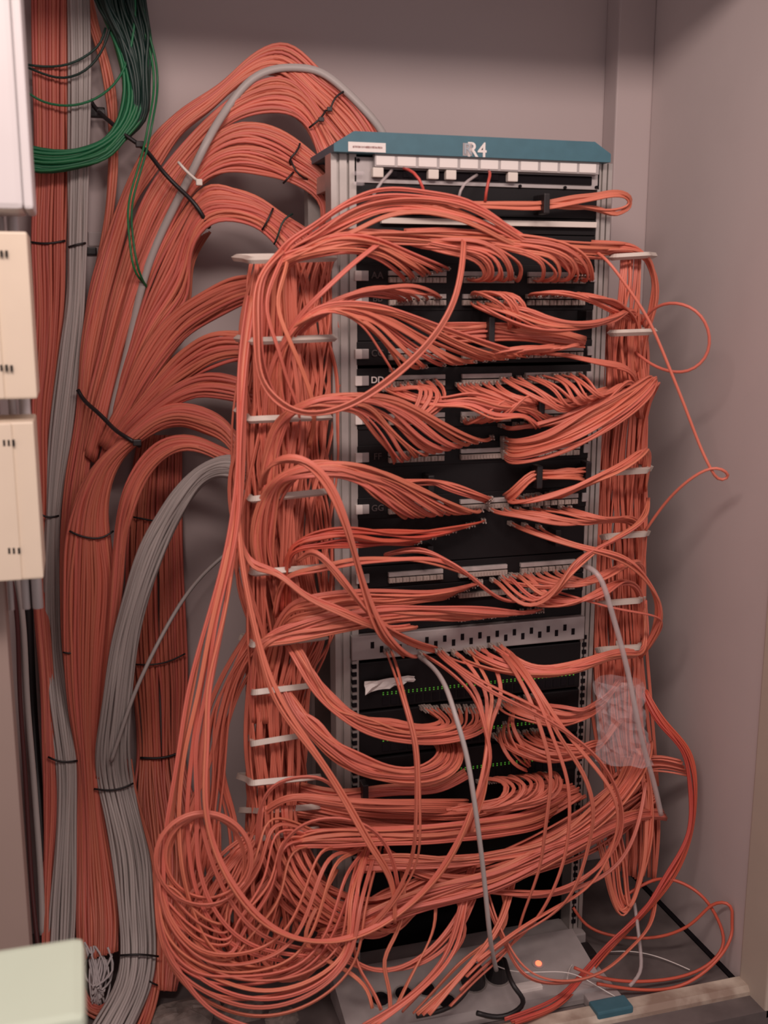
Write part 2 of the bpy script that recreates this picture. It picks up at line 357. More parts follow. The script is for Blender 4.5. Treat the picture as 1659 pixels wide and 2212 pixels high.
# middle branches to the ring column
M1 = [(600,600,600,665,-.06),(552,597,550,652,-.08),(500,602,500,668,-.12),(440,630,450,694,-.17),(380,670,400,732,-.21),(332,722,352,792,-.24),(292,790,312,852,-.26),(262,860,286,895,-.28),(240,905,264,925,-.29),(215,960,240,975,-.31)]
bundle('topmost of the orange branches that curve to the cable rings', M1, 12, seed=10, bulge=0.015, under=0.8, wander=0.03)
M2 = [(600,735,600,800,-.06),(545,722,543,778,-.08),(470,714,470,788,-.12),(420,735,420,814,-.16),(370,780,362,852,-.20),(320,840,322,884,-.23),(282,888,292,912,-.25),(255,920,270,935,-.27),(228,970,248,980,-.29)]
bundle('second orange branch from the top curving to the cable rings', M2, 13, seed=11, bulge=0.016, under=0.8, wander=0.04)
M3 = [(590,845,590,890,-.06),(532,823,532,872,-.08),(470,805,470,862,-.11),(420,810,420,862,-.14),(370,838,370,880,-.17),(322,876,330,905,-.20),(290,905,300,930,-.22),(262,938,275,950,-.25),(235,985,250,990,-.28)]
bundle('third orange branch from the top curving to the cable rings', M3, 11, seed=12, bulge=0.015, under=0.8, wander=0.04)
M4 = [(590,1000,575,1050,-.05),(522,950,520,1000,-.07),(482,905,486,955,-.10),(430,880,446,935,-.13),(370,875,396,920,-.16),(320,900,346,927,-.18),(268,945,300,957,-.20),(208,1000,258,1000,-.22),(166,1080,234,1080,-.24),(146,1160,236,1160,-.25),(136,1250,248,1250,-.26),(138,1400,236,1400,-.28),(152,1550,222,1550,-.29),(166,1640,214,1660,-.28),(168,1760,226,1780,-.25),(164,1900,246,1900,-.20),(165,2000,255,2000,-.15),(168,2078,252,2056,-.115)]
bundle('large orange branch bending down into the middle trunk and cut off above the floor', M4, 20, seed=13, bulge=0.02, under=1.0, wander=0.012,
  ties=[([(150,1147),(172,1157),(208,1163),(228,1158),(245,1147)],-.242,0.0022,None,0.016),([(136,1409),(148,1411),(160,1409)],-.275,0.002,None,0.006)])
M5 = [(575,1030,570,1050,-.05),(516,985,512,1015,-.07),(470,963,466,990,-.10),(420,944,404,972,-.13),(358,948,345,1000,-.16),(308,988,302,1060,-.18),(272,1045,284,1120,-.19),(254,1120,272,1170,-.21),(242,1250,262,1270,-.23),(232,1400,244,1400,-.25),(216,1560,226,1560,-.27),(208,1680,216,1680,-.27)]
bundle('lowest orange branch, looping over beside the grey branch bundle', M5, 10, seed=14, bulge=0.014, under=0.8, wander=0.03)
# cut ends of M4: white strength members
t = empty('frayed_cord', P(215,2110,-.10), 'frayed white cord ends below the cut orange trunk cables', 'cord')
rng = random.Random(31); mb = MB()
for k in range(34):
    x0 = 182+rng.uniform(0, 66); y0 = 2050+rng.uniform(-15, 30)
    K = [P(x0, y0, -.105+rng.uniform(-.01,.01)), P(x0*0.6+0.4*215+rng.uniform(-18,18), y0+50, -.085), P(212+rng.uniform(-16,16), 2130+rng.uniform(0,45), -.055)]
    mb.tube(spline(K, 0.012), ngon(0.0022, 5))
mb.build('strands', CUTEND, t, True)
# right vertical trunk
bundle('straight orange trunk standing against the wall behind the grey branch bundle',
  [(300,940,392,940,-.41),(288,1010,392,1010,-.41),(276,1120,394,1120,-.41),(272,1250,398,1250,-.41),(276,1400,402,1400,-.41),(286,1500,404,1500,-.41),(296,1640,400,1640,-.405),(290,1720,420,1720,-.35),(296,1820,440,1820,-.28),(310,1930,430,1930,-.20),(322,2050,400,2050,-.12),(330,2140,380,2140,-.07)],
  20, seed=15, bulge=0.022, under=0.9, wander=0.015,
  ties=[([(288,1117),(305,1120),(325,1124),(345,1126)],-.388,0.002,None,0.006),([(290,1435),(320,1436),(360,1430),(400,1412)],-.392,0.002,None,0.016),([(303,1637),(335,1638),(365,1634),(396,1622)],-.392,0.003,None,0.016)])
# grey branch
bundle('pale grey branch bundle arching from the rings and running down to the floor',
  [(590,1020,590,1050,-.03),(505,985,500,1034,-.06),(462,992,470,1030,-.09),(420,1015,436,1050,-.12),(375,1060,400,1100,-.14),(340,1110,376,1150,-.16),(303,1180,350,1205,-.17),(266,1300,314,1310,-.19),(240,1400,296,1410,-.21),(216,1550,282,1560,-.23),(206,1640,280,1640,-.25),(212,1700,288,1700,-.26),(224,1760,302,1760,-.225),(242,1850,324,1850,-.19),(252,1950,331,1950,-.145),(259,2060,336,2060,-.085),(246,2130,326,2135,-.04),(214,2190,300,2200,-.0),(180,2250,270,2260,.04)],
  13, GREY, seed=16, bulge=0.018, under=0.8, wander=0.02,
  ties=[([(203,1704),(235,1707),(265,1702),(288,1692)],-.25,0.0022,None,0.016),([(258,2064),(300,2062),(342,2066)],-.075,0.0022,None,0.016)])
bundle('thin orange strip of trunk cables along the edge of the grey branch, near the floor',
  [(268,1640,284,1640,-.28),(290,1740,302,1740,-.25),(318,1850,332,1850,-.205),(328,1960,344,1960,-.155),(332,2060,347,2060,-.10),(322,2130,343,2140,-.055),(300,2200,325,2215,-.01),(270,2260,300,2270,.03)],
  4, seed=17, bulge=0.006, ties=[([(320,2118),(330,2124),(340,2128)],-.052,0.002,None,0.004)])
bundle('orange trunk cables curling out from under the frayed cord ends at the floor',
  [(160,2085,175,2095,-.12),(165,2140,185,2140,-.08),(185,2190,215,2175,-.05),(215,2205,245,2150,-.04),(250,2180,268,2120,-.06)], 5, seed=18, bulge=0.004)
# single cables on the wall
def single(name, label, pts, m, prof, cat='cable', group=None, D=None):
    K = [P(p[0], p[1], p[2] if len(p) > 2 else D) for p in pts]
    p = limit(spline(K, 0.013)); V, F = sweep(p, prof, 0.3); o = mesh_obj(name, V, F, m, None, True)
    return tag(o, label, cat, group)
single('grey_cable', 'single grey cable slanting from the wall into the grey branch bundle', [(520,1165,-.36),(498,1187,-.35),(450,1230,-.33),(398,1292,-.28),(340,1392,-.22),(290,1500,-.2),(262,1580,-.205),(240,1645,-.215)], GREY, ngon(0.0042,6))
single('grey_cable', 'thick grey cable laid over the arched orange bundles and along the top of the rack', [(850,345,-.21),(828,290,-.205),(790,240,-.205),(740,190,-.225),(690,155,-.245),(640,146,-.26),(590,150,-.27),(540,175,-.275),(490,235,-.275),(450,300,-.23),(418,365,-.235),(390,420,-.26),(350,500,-.285),(318,580,-.295),(292,680,-.305),(270,780,-.31),(245,880,-.31),(232,960,-.31)], GREY, ngon(0.0062,8,1.3))
# straps that bind the branches
def strap(label, pts, r=0.0035, head=None):
    K = [P(*p) for p in pts]; o = MB().tube(spline(K, 0.01), ngon(r, 6, 1.2)).build('cable_strap', TIE, None, True)
    tag(o, label, 'strap')
    for h in (head or []):
        c = P(*h); MB().box(c[0]-.008, c[0]+.008, c[1]-.006, c[1]+.006, c[2]-.006, c[2]+.006, 0.002).build('strap_head', TIE, o)
strap('long black strap slanting across the arched orange bundles below the green coil', [(186,200,-.40),(205,232,-.39),(240,265,-.34),(275,295,-.31),(310,320,-.30),(345,362,-.255),(385,405,-.235),(420,440,-.215),(440,470,-.215),(452,492,-.235)], head=[(218,243,-.385),(302,312,-.30)])
strap('black strap binding the trunk where the lower orange branches meet', [(168,842,-.345),(180,862,-.33),(210,890,-.27),(235,915,-.24),(262,938,-.185),(290,955,-.17),(302,964,-.18)], head=[(296,956,-.165)])
strap('short black strap tucked behind the grey branch near its lower tie', [(168,1640,-.33),(178,1655,-.32),(192,1668,-.315)], r=0.006)
t = empty('cable_tie_mount', P(205,520,-.46), 'small clear tie mount with black tape on the wall beside the grey trunk', 'mount')
c = P(206,517,-.455); MB().box(c[0]-.014,c[0]+.014,c[1]-.01,YB,c[2]-.014,c[2]+.014,.002).build('base', CLEARC, t)
c = P(195,543,-.45); MB().box(c[0]-.013,c[0]+.013,c[1]-.01,YB,c[2]-.008,c[2]+.008,.003).build('tape', TIE, t)
t = empty('cable_tie_mount', P(212,245,-.46), 'small black tie mount on the wall at the end of the long strap', 'mount')
c = P(209,244,-.455); MB().box(c[0]-.016,c[0]+.016,c[1]-.012,YB,c[2]-.01,c[2]+.01,.003).build('base', TIE, t)
t = empty('white_cable_tie', P(410,375,-.22), 'white cable tie across the thick grey cable below the arches', 'cable tie')
MB().tube(spline([P(385,350,-.215),P(405,372,-.205),P(428,392,-.21)],.008),ngon(.0028,6)).build('strap',CREAMW,t,True)
c = P(430,394,-.205); MB().box(c[0]-.006,c[0]+.006,c[1]-.005,c[1]+.005,c[2]-.006,c[2]+.006,.002).build('tie_head',CREAMW,t)
# green coil
bundle('coil of green cables hanging at the top beside the arched bundles',
  [(200,-40,308,-40,-.36),(225,40,318,40,-.36),(250,110,325,110,-.35),(268,180,318,180,-.34),(262,240,308,250,-.33),(238,290,275,292,-.325),(200,312,235,338,-.32),(150,325,165,362,-.32),(80,322,85,372,-.32),(10,300,10,350,-.32)],
  15, GREEN, seed=20, bulge=0.012, under=0.9, wander=0.05, layer=0.006, name='cable_coil', cat='cable coil')
bundle('green cables coloured as shaded, bunched at the very top above the green coil',
  [(195,-50,310,-50,-.33),(215,20,312,10,-.33),(245,75,322,70,-.335),(272,140,322,120,-.335),(285,200,322,190,-.33),(280,250,318,250,-.335),(255,292,290,286,-.34),(215,322,240,322,-.345)], 17, SHADE_DKGREEN, seed=21, bulge=0.012, under=0.9, wander=0.05, layer=0.006)
single('green_cable', 'green cable loop hanging lowest of the three across the orange run', [(60,200,-.36),(90,218,-.36),(150,228,-.35),(215,208,-.34),(262,160,-.33),(285,90,-.32),(292,20,-.32),(290,-40,-.32)], GREEN, R_ONE)
single('green_cable', 'short green cable loop hanging highest across the orange run', [(60,140,-.37),(100,144,-.37),(150,138,-.36),(190,118,-.355),(215,95,-.35),(228,60,-.35)], SHADE_DKGREEN, R_ONE)
single('green_cable', 'green cable loop sagging between the highest and lowest green loops', [(60,146,-.37),(95,160,-.365),(130,168,-.36),(170,160,-.35),(205,132,-.345),(226,96,-.34),(240,50,-.34)], SHADE_DKGREEN, R_ONE)
gp = [(300,-30),(318,60),(336,130),(340,190),(330,260),(318,320),(298,390),(285,450),(288,520),(302,590),(338,640),(376,660)]
single('green_cable', 'green cable dropping past the coil and down over the arches, outer of the pair', [(x,y,-.26 if 250<y<640 else -.33) for x,y in gp], GREEN, R_ONE)
single('green_cable', 'green cable dropping past the coil and down over the arches, inner of the pair', [(x-8+(14 if y>600 else 0),y-(8 if y>600 else 0),-.265 if 250<y<640 else -.335) for x,y in gp], GREEN, R_ONE)
# thin wires beside the left jamb
single('brown_cable', 'dark reddish brown wire running down beside the wall edge under the cream boxes', [(22,1240,-.28),(36,1330,-.28),(42,1480,-.28),(52,1640,-.25),(62,1800,-.2),(72,1950,-.15),(88,2095,-.09)], BROWN, ngon(0.005,6))
single('grey_cable', 'flat pale grey cable running down beside the brown wire', [(36,1240,-.29),(50,1350,-.29),(58,1500,-.29),(70,1650,-.26),(80,1780,-.22),(88,1900,-.18),(92,2020,-.13)], GREY, ngon(0.0055,8,1.2))
single('black_cable', 'thick black cable in the gap between the wall edge and the orange run', [(58,1240,-.40),(64,1400,-.40),(72,1550,-.40),(82,1700,-.30),(92,1860,-.22)], BLACKC, ngon(0.010,8))

# ================================================================== THE RACK
def zpx(y, x=775): return P(x, y)[2]
X0, X1 = 0.490, 0.973                                   # 19 inch opening incl. ears
rack = empty('equipment_rack', (0.72, YR+0.1, ZF), 'open aluminium equipment rack with a teal top cover marked R4', 'rack')
ZT = 0.257
def post(x0, x1, face):
    # extruded channel with two grooves on its front
    wd = x1-x0; y = YR+0.002
    poly = [(x0, y+0.045), (x0, y), (x0+wd*.22, y), (x0+wd*.22, y+0.006), (x0+wd*.34, y+0.006), (x0+wd*.34, y), (x0+wd*.62, y), (x0+wd*.62, y+0.008), (x0+wd*.72, y+0.008), (x0+wd*.72, y), (x1, y), (x1, y+0.045)]
    o = MB().prism(poly, ZF+0.04, ZT, 'z').build('post', ALU, rack)
    mb = MB(); xh = x1-0.009 if face > 0 else x0+0.009
    z = ZF+0.06
    while z < zpx(1425):
        mb.box(xh-0.0045, xh+0.0045, YR-0.0005, YR+0.012, z, z+0.0085); z += 0.0159
    h = mb.build('mounting_holes', SLOT, o); h['kind'] = 'stuff'
    return o
post(0.4475, X0+0.004, 1); post(X1-0.004, 0.999, -1)
for xx in (0.4475, 0.965): MB().box(xx, xx+0.034, YR+0.20, YR+0.235, ZF+0.04, ZT).build('rear_post', ALU, rack)
for xx in (0.455, 0.975):
    for z in (0.20, -0.55, -1.28): MB().box(xx, xx+0.014, YR+0.045, YR+0.20, z, z+0.03).build('depth_brace', ALU, rack)
cov = MB().prism([(0.4476, ZT-0.001), (0.4476, ZT+0.012), (0.484, 0.2915), (0.948, 0.2915), (0.982, ZT+0.014), (0.982, ZT-0.001)], YR-0.022, YR+0.24, 'y').build('top_cover', TEAL, rack)
def text(body, loc, size, m, parent, name='lettering', rot=(PI/2, 0, 0), bold=0.0, sx=1.0):
    c = bpy.data.curves.new(name, 'FONT'); c.body = body; c.size = size; c.extrude = 0.0004; c.offset = bold; c.align_x = 'CENTER'; c.align_y = 'CENTER'
    o = bpy.data.objects.new(name, c); COL.objects.link(o); o.location = loc; o.rotation_euler = rot; o.scale = (sx, 1, 1)
    c.materials.append(m)
    bpy.context.view_layer.update()
    me = bpy.data.meshes.new_from_object(o.evaluated_get(bpy.context.evaluated_depsgraph_get()))
    bpy.data.objects.remove(o); me.name = name; o = bpy.data.objects.new(name, me); COL.objects.link(o); o.location = loc; o.rotation_euler = rot; o.scale = (sx, 1, 1)
    if parent is not None: o.parent = parent; o.matrix_parent_inverse = Matrix.Translation(-Vector(root_loc(parent)))
    return o
FADED = mat('faded_white_print', (0.36, 0.42, 0.46), 0.5)
DIM = mat('dim_print', (0.07, 0.055, 0.055), 0.6)
yc = YR-0.0225
p = atY(1030, 325, yc); text('R4', (p[0], yc, p[2]), 0.035, LABELW, cov, bold=0.0006)
p = atY(1011, 323, yc); MB().box(p[0]-.010, p[0]+.008, yc-.0006, yc+.001, p[2]-.011, p[2]+.011).build('clear_tape', CLEARC, cov)
text('R', (p[0]-.001, yc-.001, p[2]), 0.026, FADED, cov)
a = atY(752, 306, yc); b = atY(833, 330, yc)
st = MB().box(a[0], b[0], yc-0.0008, yc+0.001, b[2], a[2]).build('sticker', LABELW, cov)
mb = MB(); rg = random.Random(2)
for k in range(26):
    x = a[0]+0.008+k*0.0021; mb.box(x, x+rg.uniform(.0008,.0017), yc-0.0013, yc, (a[2]+b[2])/2-rg.uniform(.0012,.002), (a[2]+b[2])/2+rg.uniform(.0012,.002))
mb.build('sticker_print', PRINT, st)
# base: front tray the power strip sits on
MB().box(0.4475, 0.999, YR-0.02, YR+0.05, ZF+0.0, ZF+0.045, 0.003).build('base_tray', GREYP, rack)
MB().box(0.452, 0.995, YR+0.051, YR+0.24, ZF+0.0, ZF+0.040, 0.002).build('dark_void_floor', BLACKP, rack)  # added black sheet, puts the void's darkness into the floor colour
MB().box(0.915, 0.988, YR-0.205, YR+0.02, ZF+0.0, ZF+0.022, 0.003).build('foot', GREYP, rack)
tag(MB().box(0.912, 0.991, YR-0.245, YR-0.205, ZF+0.0, ZF+0.026, 0.004).build('foot_cap', TEAL, rack), 'teal end cap on the foot')
MB().box(0.452, 0.492, YR-0.08, YR-0.01, ZF+0.0, ZF+0.03, 0.003).build('foot', GREYP, rack)
# added black backdrop plates, rear and sides, that keep the inside dark
MB().box(0.494, 0.968, YR+0.18, YR+0.185, ZF+0.045, 0.25).build('dark_backdrop_rear', BLACKP, rack)
MB().box(0.492, 0.496, YR+0.045, YR+0.19, ZF+0.045, 0.25).build('dark_backdrop_side', BLACKP, rack)
MB().box(0.966, 0.970, YR+0.045, YR+0.19, ZF+0.045, 0.25).build('dark_backdrop_side', BLACKP, rack)
# cable rings
def ring(pts, D0, D1, r=0.0052):
    (xa, ya), (xb, yb), (xc, yc_) = pts            # front outer corner, inner end at the post, rear corner
    K = [P(xb, yb, 0.012), P(xb-6 if xb > xa else xb+6, yb+1, D1*0.75), P((xa*0.15+xb*0.85), yb*0.85+ya*0.15, D1)]
    f = [P(xb, yb, 0.02)] + [P(xb+(xa-xb)*t, yb+(ya-yb)*t, 0.02+(D1-0.02)*min(1, t*6)) for t in (0.12, 0.5, 0.92)]
    f += [P(xa, ya, D1-0.004), P(xc+(xa-xc)*.6, ya+(yc_-ya)*.5, D1*.5+D0*.5), P(xc, yc_, D0), P(xc+(xb-xc)*.12, yc_-1, D0-0.008), P(xc+(xb-xc)*.6, yc_-2, D0-0.008)]
    V, F = [], []
    mb = MB(); mb.tube(spline(f, 0.006), [(r*.75, r), (-r*.75, r), (-r*.75, -r), (r*.75, -r)])
    o = mb.build('cable_ring', RINGM, rack); return o
for a, b, c in (((545,562),(722,557),(508,556)),((548,737),(722,730),(512,730)),((542,907),(712,900),(511,884)),((547,1079),(706,1062),(514,1058)),((551,1238),(706,1224),(519,1221)),((551,1394),(704,1376),(522,1376)),((551,1496),(664,1482),(536,1484)),((548,1606),(642,1590),(538,1590)),((547,1692),(690,1678),(516,1676)),((566,1752),(692,1742),(520,1750)),((560,1812),(690,1790),(516,1800))):
    ring((a, b, c), -0.02, 0.095)
for a, b, c in (((1398,551),(1318,556),(1412,552)),((1402,717),(1318,720),(1412,715)),((1396,1016),(1300,1022),(1404,1010)),((1392,1153),(1300,1160),(1398,1150)),((1380,1297),(1295,1304),(1388,1292)),((1378,1398),(1290,1404),(1386,1392))):
    ring((a, b, c), -0.02, 0.06)

# ------------------------------------------------------------------ rack units
def strip_x(u): return X0+(X1-X0)*u
def adapter_mesh():
    mb = MB(); mb.box(-0.0065, 0.0065, -0.007, 0.006, -0.005, 0.005, 0.0008); mb.box(-0.0052, -0.0008, -0.0085, -0.006, -0.0035, 0.0035); mb.box(0.0008, 0.0052, -0.0085, -0.006, -0.0035, 0.0035)
    return mb
ADM = None
def fibre_panel(yc_, letters, label, h=0.043, strips=((.13,.36),(.43,.64),(.70,.95)), ns=8, show=(1,1,1), tab=True):
    global ADM
    z = zpx(yc_); root = empty('fibre_patch_panel', (strip_x(.5), YR, z-h/2), label, 'patch panel')
    MB().box(X0+.002, X1-.002, YR+.002, YR+.10, z-h/2+.0008, z+h/2-.0008, .001).build('face_plate', BLACKP, root)
    if tab:
        MB().box(X0-.001, X0+.012, YR-.004, YR+.002, z-.0095, z+.0085, .001).build('label_tab', LABELW, root)
        tag(MB().box(X0+.012, X0+.025, YR-.003, YR+.002, z-.0095, z+.0085, .001).build('latch', GREYP, root), 'grey quarter-turn latch')
        MB().box(X1-.014, X1-.002, YR-.003, YR+.002, z-.0095, z+.0085, .001).build('latch', GREYP, root)
    if letters: text(letters, (X0+.042, YR-.001, z), 0.017, LABELW if letters == 'DD' else DIM, root, bold=0.0002)
    for (a, b), s in zip(strips, show):
        xa, xb = strip_x(a), strip_x(b)
        if s: MB().box(xa, xb, YR-.006, YR+.002, z+.000, z+.0085, .0008).build('marker_strip', STRIP, root)
        for k in range(ns):
            x = xa+(xb-xa)*(k+.5)/ns
            if ADM is None:
                o = adapter_mesh().build('adapter', PLUGM, root); ADM = o.data
            else:
                o = bpy.data.objects.new('adapter', ADM); link(o, root); o.matrix_parent_inverse = Matrix.Translation(-Vector(root.location))
            o.location = (x, YR, z-.0075)
    return root
def black_unit(y0, y1, label, name='blank_panel', cat='blank panel', hooks=(), deep=0.0):
    z1, z0 = zpx(y0), zpx(y1)
    root = empty(name, (strip_x(.5), YR, z0), label, cat)
    MB().box(X0+.002, X1-.002, YR+.004+deep, YR+.06+deep, z0+.0008, z1-.0008, .001).build('plate', BLACKP, root)
    for (px, py) in hooks:
        p = P(px, py, .02); MB().box(p[0]-.006, p[0]+.006, YR-.034, YR+.006, p[2]-.017, p[2]+.017, .002).build('hook', BLACKC, root)
    return root
# top grey field with labels
z1, z0 = zpx(338), zpx(394)
t = empty('label_patch_panel', (strip_x(.5), YR, z0), 'grey patch panel with a row of white labels directly under the teal cover', 'patch panel')
MB().box(X0, X1, YR+.002, YR+.06, z0, z1, .001).build('face_plate', GREYP, t)
zz0 = zpx(347)
MB().box(X0+.034, X1-.010, YR-.014, YR+.002, zz0-.011, zz0+.012, .001).build('label_rail', GREYP, t)
for k in range(11):
    xa = X0+.036+k*(.435/11); MB().box(xa, xa+.0345, YR-.0158, YR-.013, zz0-.0085, zz0+.0075, .0008).build('label', LABELW, t)
MB().box(X0+.034, X1-.018, YR-.001, YR+.004, zpx(384), zpx(364)).build('socket_recess', SLOT, t)
for k, u in enumerate((.085, .145, .205, .30, .37, .47, .55, .62)):
    x = strip_x(u); zz_ = zpx(373)
    if k in (0, 3, 4, 7): MB().box(x-.010, x+.010, YR-.012, YR+.002, zz_-.008, zz_+.009, .002).build('plug', CREAMW, t)
    else: MB().box(x-.009, x+.009, YR-.003, YR+.002, zz_-.006, zz_+.006, .001).build('socket', SLOT, t)
for (u, y) in ((.015, 346), (.985, 348), (.985, 388), (.66, 391), (.85, 391)):
    p = strip_x(u); MB().lathe((p, 0, zpx(y)), [(.003, YR-.002), (.003, YR+.003)], 'y', 8).build('screw', SLOT, t)
for (u, y) in ((.012, 376), (.012, 398)):
    p = strip_x(u); MB().box(p-.010, p+.010, YR-.012, YR, zpx(y)-.003, zpx(y)+.004, .002).build('thumb_clip', CLEAR, t)
black_unit(395, 462, 'black cable manager holding the tied orange loop below the white labels', 'cable_manager', 'cable manager', hooks=((1170,441),))
t = black_unit(462, 500, 'black panel crossed by a long cream strip near the top', 'strip_panel', 'panel')
MB().box(strip_x(.10), strip_x(.985), YR-.008, YR+.004, zpx(482), zpx(469), .001).build('cream_strip', CREAMW, t)
black_unit(500, 570, 'black blank panel behind the topmost fan of orange cables')
fibre_panel(595, 'AA', 'black fibre patch panel, topmost of the lettered rows', h=.045)
fibre_panel(645, 'BB', 'black fibre patch panel, second of the lettered rows from the top', h=.045)
black_unit(669, 738, 'black cable manager with a strap around orange cables, under the second lettered row', 'cable_manager', 'cable manager', hooks=((1055,715),(1265,690)))
fibre_panel(764, 'CC', 'black fibre patch panel just above the row lettered DD', h=.045)
fibre_panel(822, 'DD', 'black fibre patch panel lettered DD in white', h=.045)
black_unit(846, 884, 'narrow black manager with hooks below the row lettered DD', 'cable_manager', 'cable manager', hooks=((1165,868),(1272,850)))
fibre_panel(906, 'EE', 'black fibre patch panel between the rows lettered DD and FF', h=.042)
black_unit(928, 965, 'black blank panel above the row lettered FF')
fibre_panel(988, 'FF', 'black fibre patch panel lettered FF with a bare bright strip', h=.044)
black_unit(1010, 1078, 'black cable manager below the row lettered FF, holding a tied orange bunch', 'cable_manager', 'cable manager', hooks=((927,1044),(1160,1028),(1265,1022)))
fibre_panel(1100, 'GG', 'black fibre patch panel lettered GG', h=.043)
black_unit(1122, 1226, 'tall black cable manager below the row lettered GG', 'cable_manager', 'cable manager', hooks=((925,1195),(1200,1160)))
fibre_panel(1250, '', 'black fibre patch panel with a bare pale strip, below the tall black manager', h=.044)
fibre_panel(1295, '', 'black fibre patch panel, lowest of the fibre rows', h=.040, show=(0,0,1), tab=False)
black_unit(1315, 1370, 'black blank panel above the grey socket panel')
# grey socket panel
z1, z0 = zpx(1372), zpx(1424)
t = empty('socket_panel', (strip_x(.5), YR, z0), 'grey panel with a zigzag of dark sockets across the middle of the rack', 'patch panel')
MB().box(X0-.012, X1, YR-.008, YR+.03, z0, z1, .002).build('face_plate', GREYP, t)
for k in range(24):
    x = strip_x(.06+k*.0385); zc = (z0+z1)/2+(.005 if k % 2 == 0 else -.005)
    MB().box(x-.0035, x+.0035, YR-.009, YR+.002, zc-.007, zc+.006).build('socket', SLOT, t)
def switch(y0, y1, yl, label, xs=(.10, .97)):
    z1, z0 = zpx(y0), zpx(y1)
    t = empty('network_switch', (strip_x(.5), YR, z0), label, 'network switch')
    MB().box(X0+.004, X1-.004, YR-.002, YR+.16, z0, z1, .002).build('chassis', BLACKP, t)
    mb = MB(); n = 48; zl = zpx(yl)
    for k in range(n):
        x = strip_x(xs[0]+(xs[1]-xs[0])*(k+.5)/n)
        for dz in (0, .004): mb.box(x-.0013, x+.0013, YR-.0032, YR-.001, zl+dz-.0008, zl+dz+.0008)
    o = mb.build('green_lights', LEDG, t); o['kind'] = 'stuff'
    for k in range(24):
        x = strip_x(xs[0]+(xs[1]-xs[0])*(k+.5)/24); MB().box(x-.0065, x+.0065, YR-.0035, YR+.001, zl-.022, zl-.006).build('port', SLOT, t)
    return t
switch(1432, 1534, 1505, 'black network switch with green lights, right under the grey socket panel')
switch(1540, 1636, 1606, 'black network switch with green lights, second from the top')
switch(1642, 1722, 1690, 'black network switch with green lights, lowest of the three')
black_unit(1724, 1790, 'black panel behind the broad horizontal sweep of orange cables')
black_unit(1790, 1880, 'lower black panel behind the heavy crossing cable sweeps')
# crumpled white tag on the first switch
V = []; F = []; rg = random.Random(8)
p0 = P(786, 1482, .006); 
for j in range(4):
    for i in range(9): V.append((p0[0]+.0125*i+rg.uniform(-.002,.002), p0[1]-.006-rg.uniform(0,.010), p0[2]+.008*(j-1.5)*(1-.06*i)+.004*i*0.3+rg.uniform(-.0015,.0015)))
for j in range(3):
    for i in range(8): F.append((j*9+i, j*9+i+1, (j+1)*9+i+1, (j+1)*9+i))
o = mesh_obj('paper_tag', V, F, LABELW); so = o.modifiers.new('s', 'SOLIDIFY'); so.thickness = 0.001
tag(o, 'crumpled white paper tag stuck on the topmost network switch', 'tag')
# power strip on the base
t = empty('power_strip', (0.7, YR-.1, ZF+.045), 'grey power strip with round sockets along the foot of the rack', 'power strip')
zs = ZF+.040
MB().prism([(YR-.02, ZF+.062), (YR-.175, ZF+.030), (YR-.18, ZF+.012), (YR-.18, ZF+.002), (YR-.02, ZF+.002)], 0.425, 0.965, 'x').build('housing', GREYP, t)
sl = math.atan2(.032, .155)
def on_strip(px, py):
    # point where the pixel's ray meets the sloping face
    r = ray(px, py); n_ = np.array([0, -math.sin(sl), math.cos(sl)]); c = np.array([0, YR-.02, ZF+.062])
    return r*(c@n_)/(r@n_)
def disc(parent, name, m, c, r, h0, h1, r2=None):
    mb = MB().lathe((0, 0, 0), [(r, h0), (r2 or r, h1)], 'z', 20)
    n_ = Matrix.Rotation(sl, 3, 'X'); mb.V = [tuple(n_ @ Vector(v)+Vector(c)) for v in mb.V]
    return mb.build(name, m, parent, False)
for (px, py) in ((822,2160),(872,2148),(920,2138),(965,2165)):
    c = on_strip(px, py); o = disc(t, 'socket', ALU, c, .021, -.002, .003); disc(o, 'socket_well', SLOT, c, .017, .0025, .0035)
for (px, py) in ((1022, 2122), (1074, 2108)):
    c = on_strip(px, py); disc(t, 'socket', ALU, c, .029, -.002, .0018)
c = on_strip(1163, 2083); o = disc(t, 'switch_button', GREYP, c, .013, -.002, .002)
tag(disc(t, 'indicator_lamp', LEDR, c, .0065, .001, .004), 'glowing red lamp')
c = on_strip(1140, 2132); MB().box(c[0]-.025, c[0]+.028, c[1]-.012, c[1]+.012, c[2]-.004, c[2]+.004, .001).build('label', LABELW, t)
def plug(px, py, label, pts):
    c = on_strip(px, py); q = empty('power_plug', c, label, 'power plug')
    disc(q, 'body', BLACKC, c, .025, .002, .034, .018)
    K = [c+np.array([0, -.006, .028]), c+np.array([.004, -.02, .05])]+[P(*s) for s in pts]
    MB().tube(limit(spline(K, .01), .006), ngon(.005, 8)).build('cord', BLACKC, q, True)
plug(1022, 2122, 'black power plug in the strip, under the hanging grey cable', [(1000,2150,.20),(960,2180,.20),(900,2195,.2)])
plug(1074, 2108, 'black power plug nearest the glowing red lamp', [(1110,2130,.22),(1130,2165,.23),(1090,2195,.22),(1030,2188,.21)])
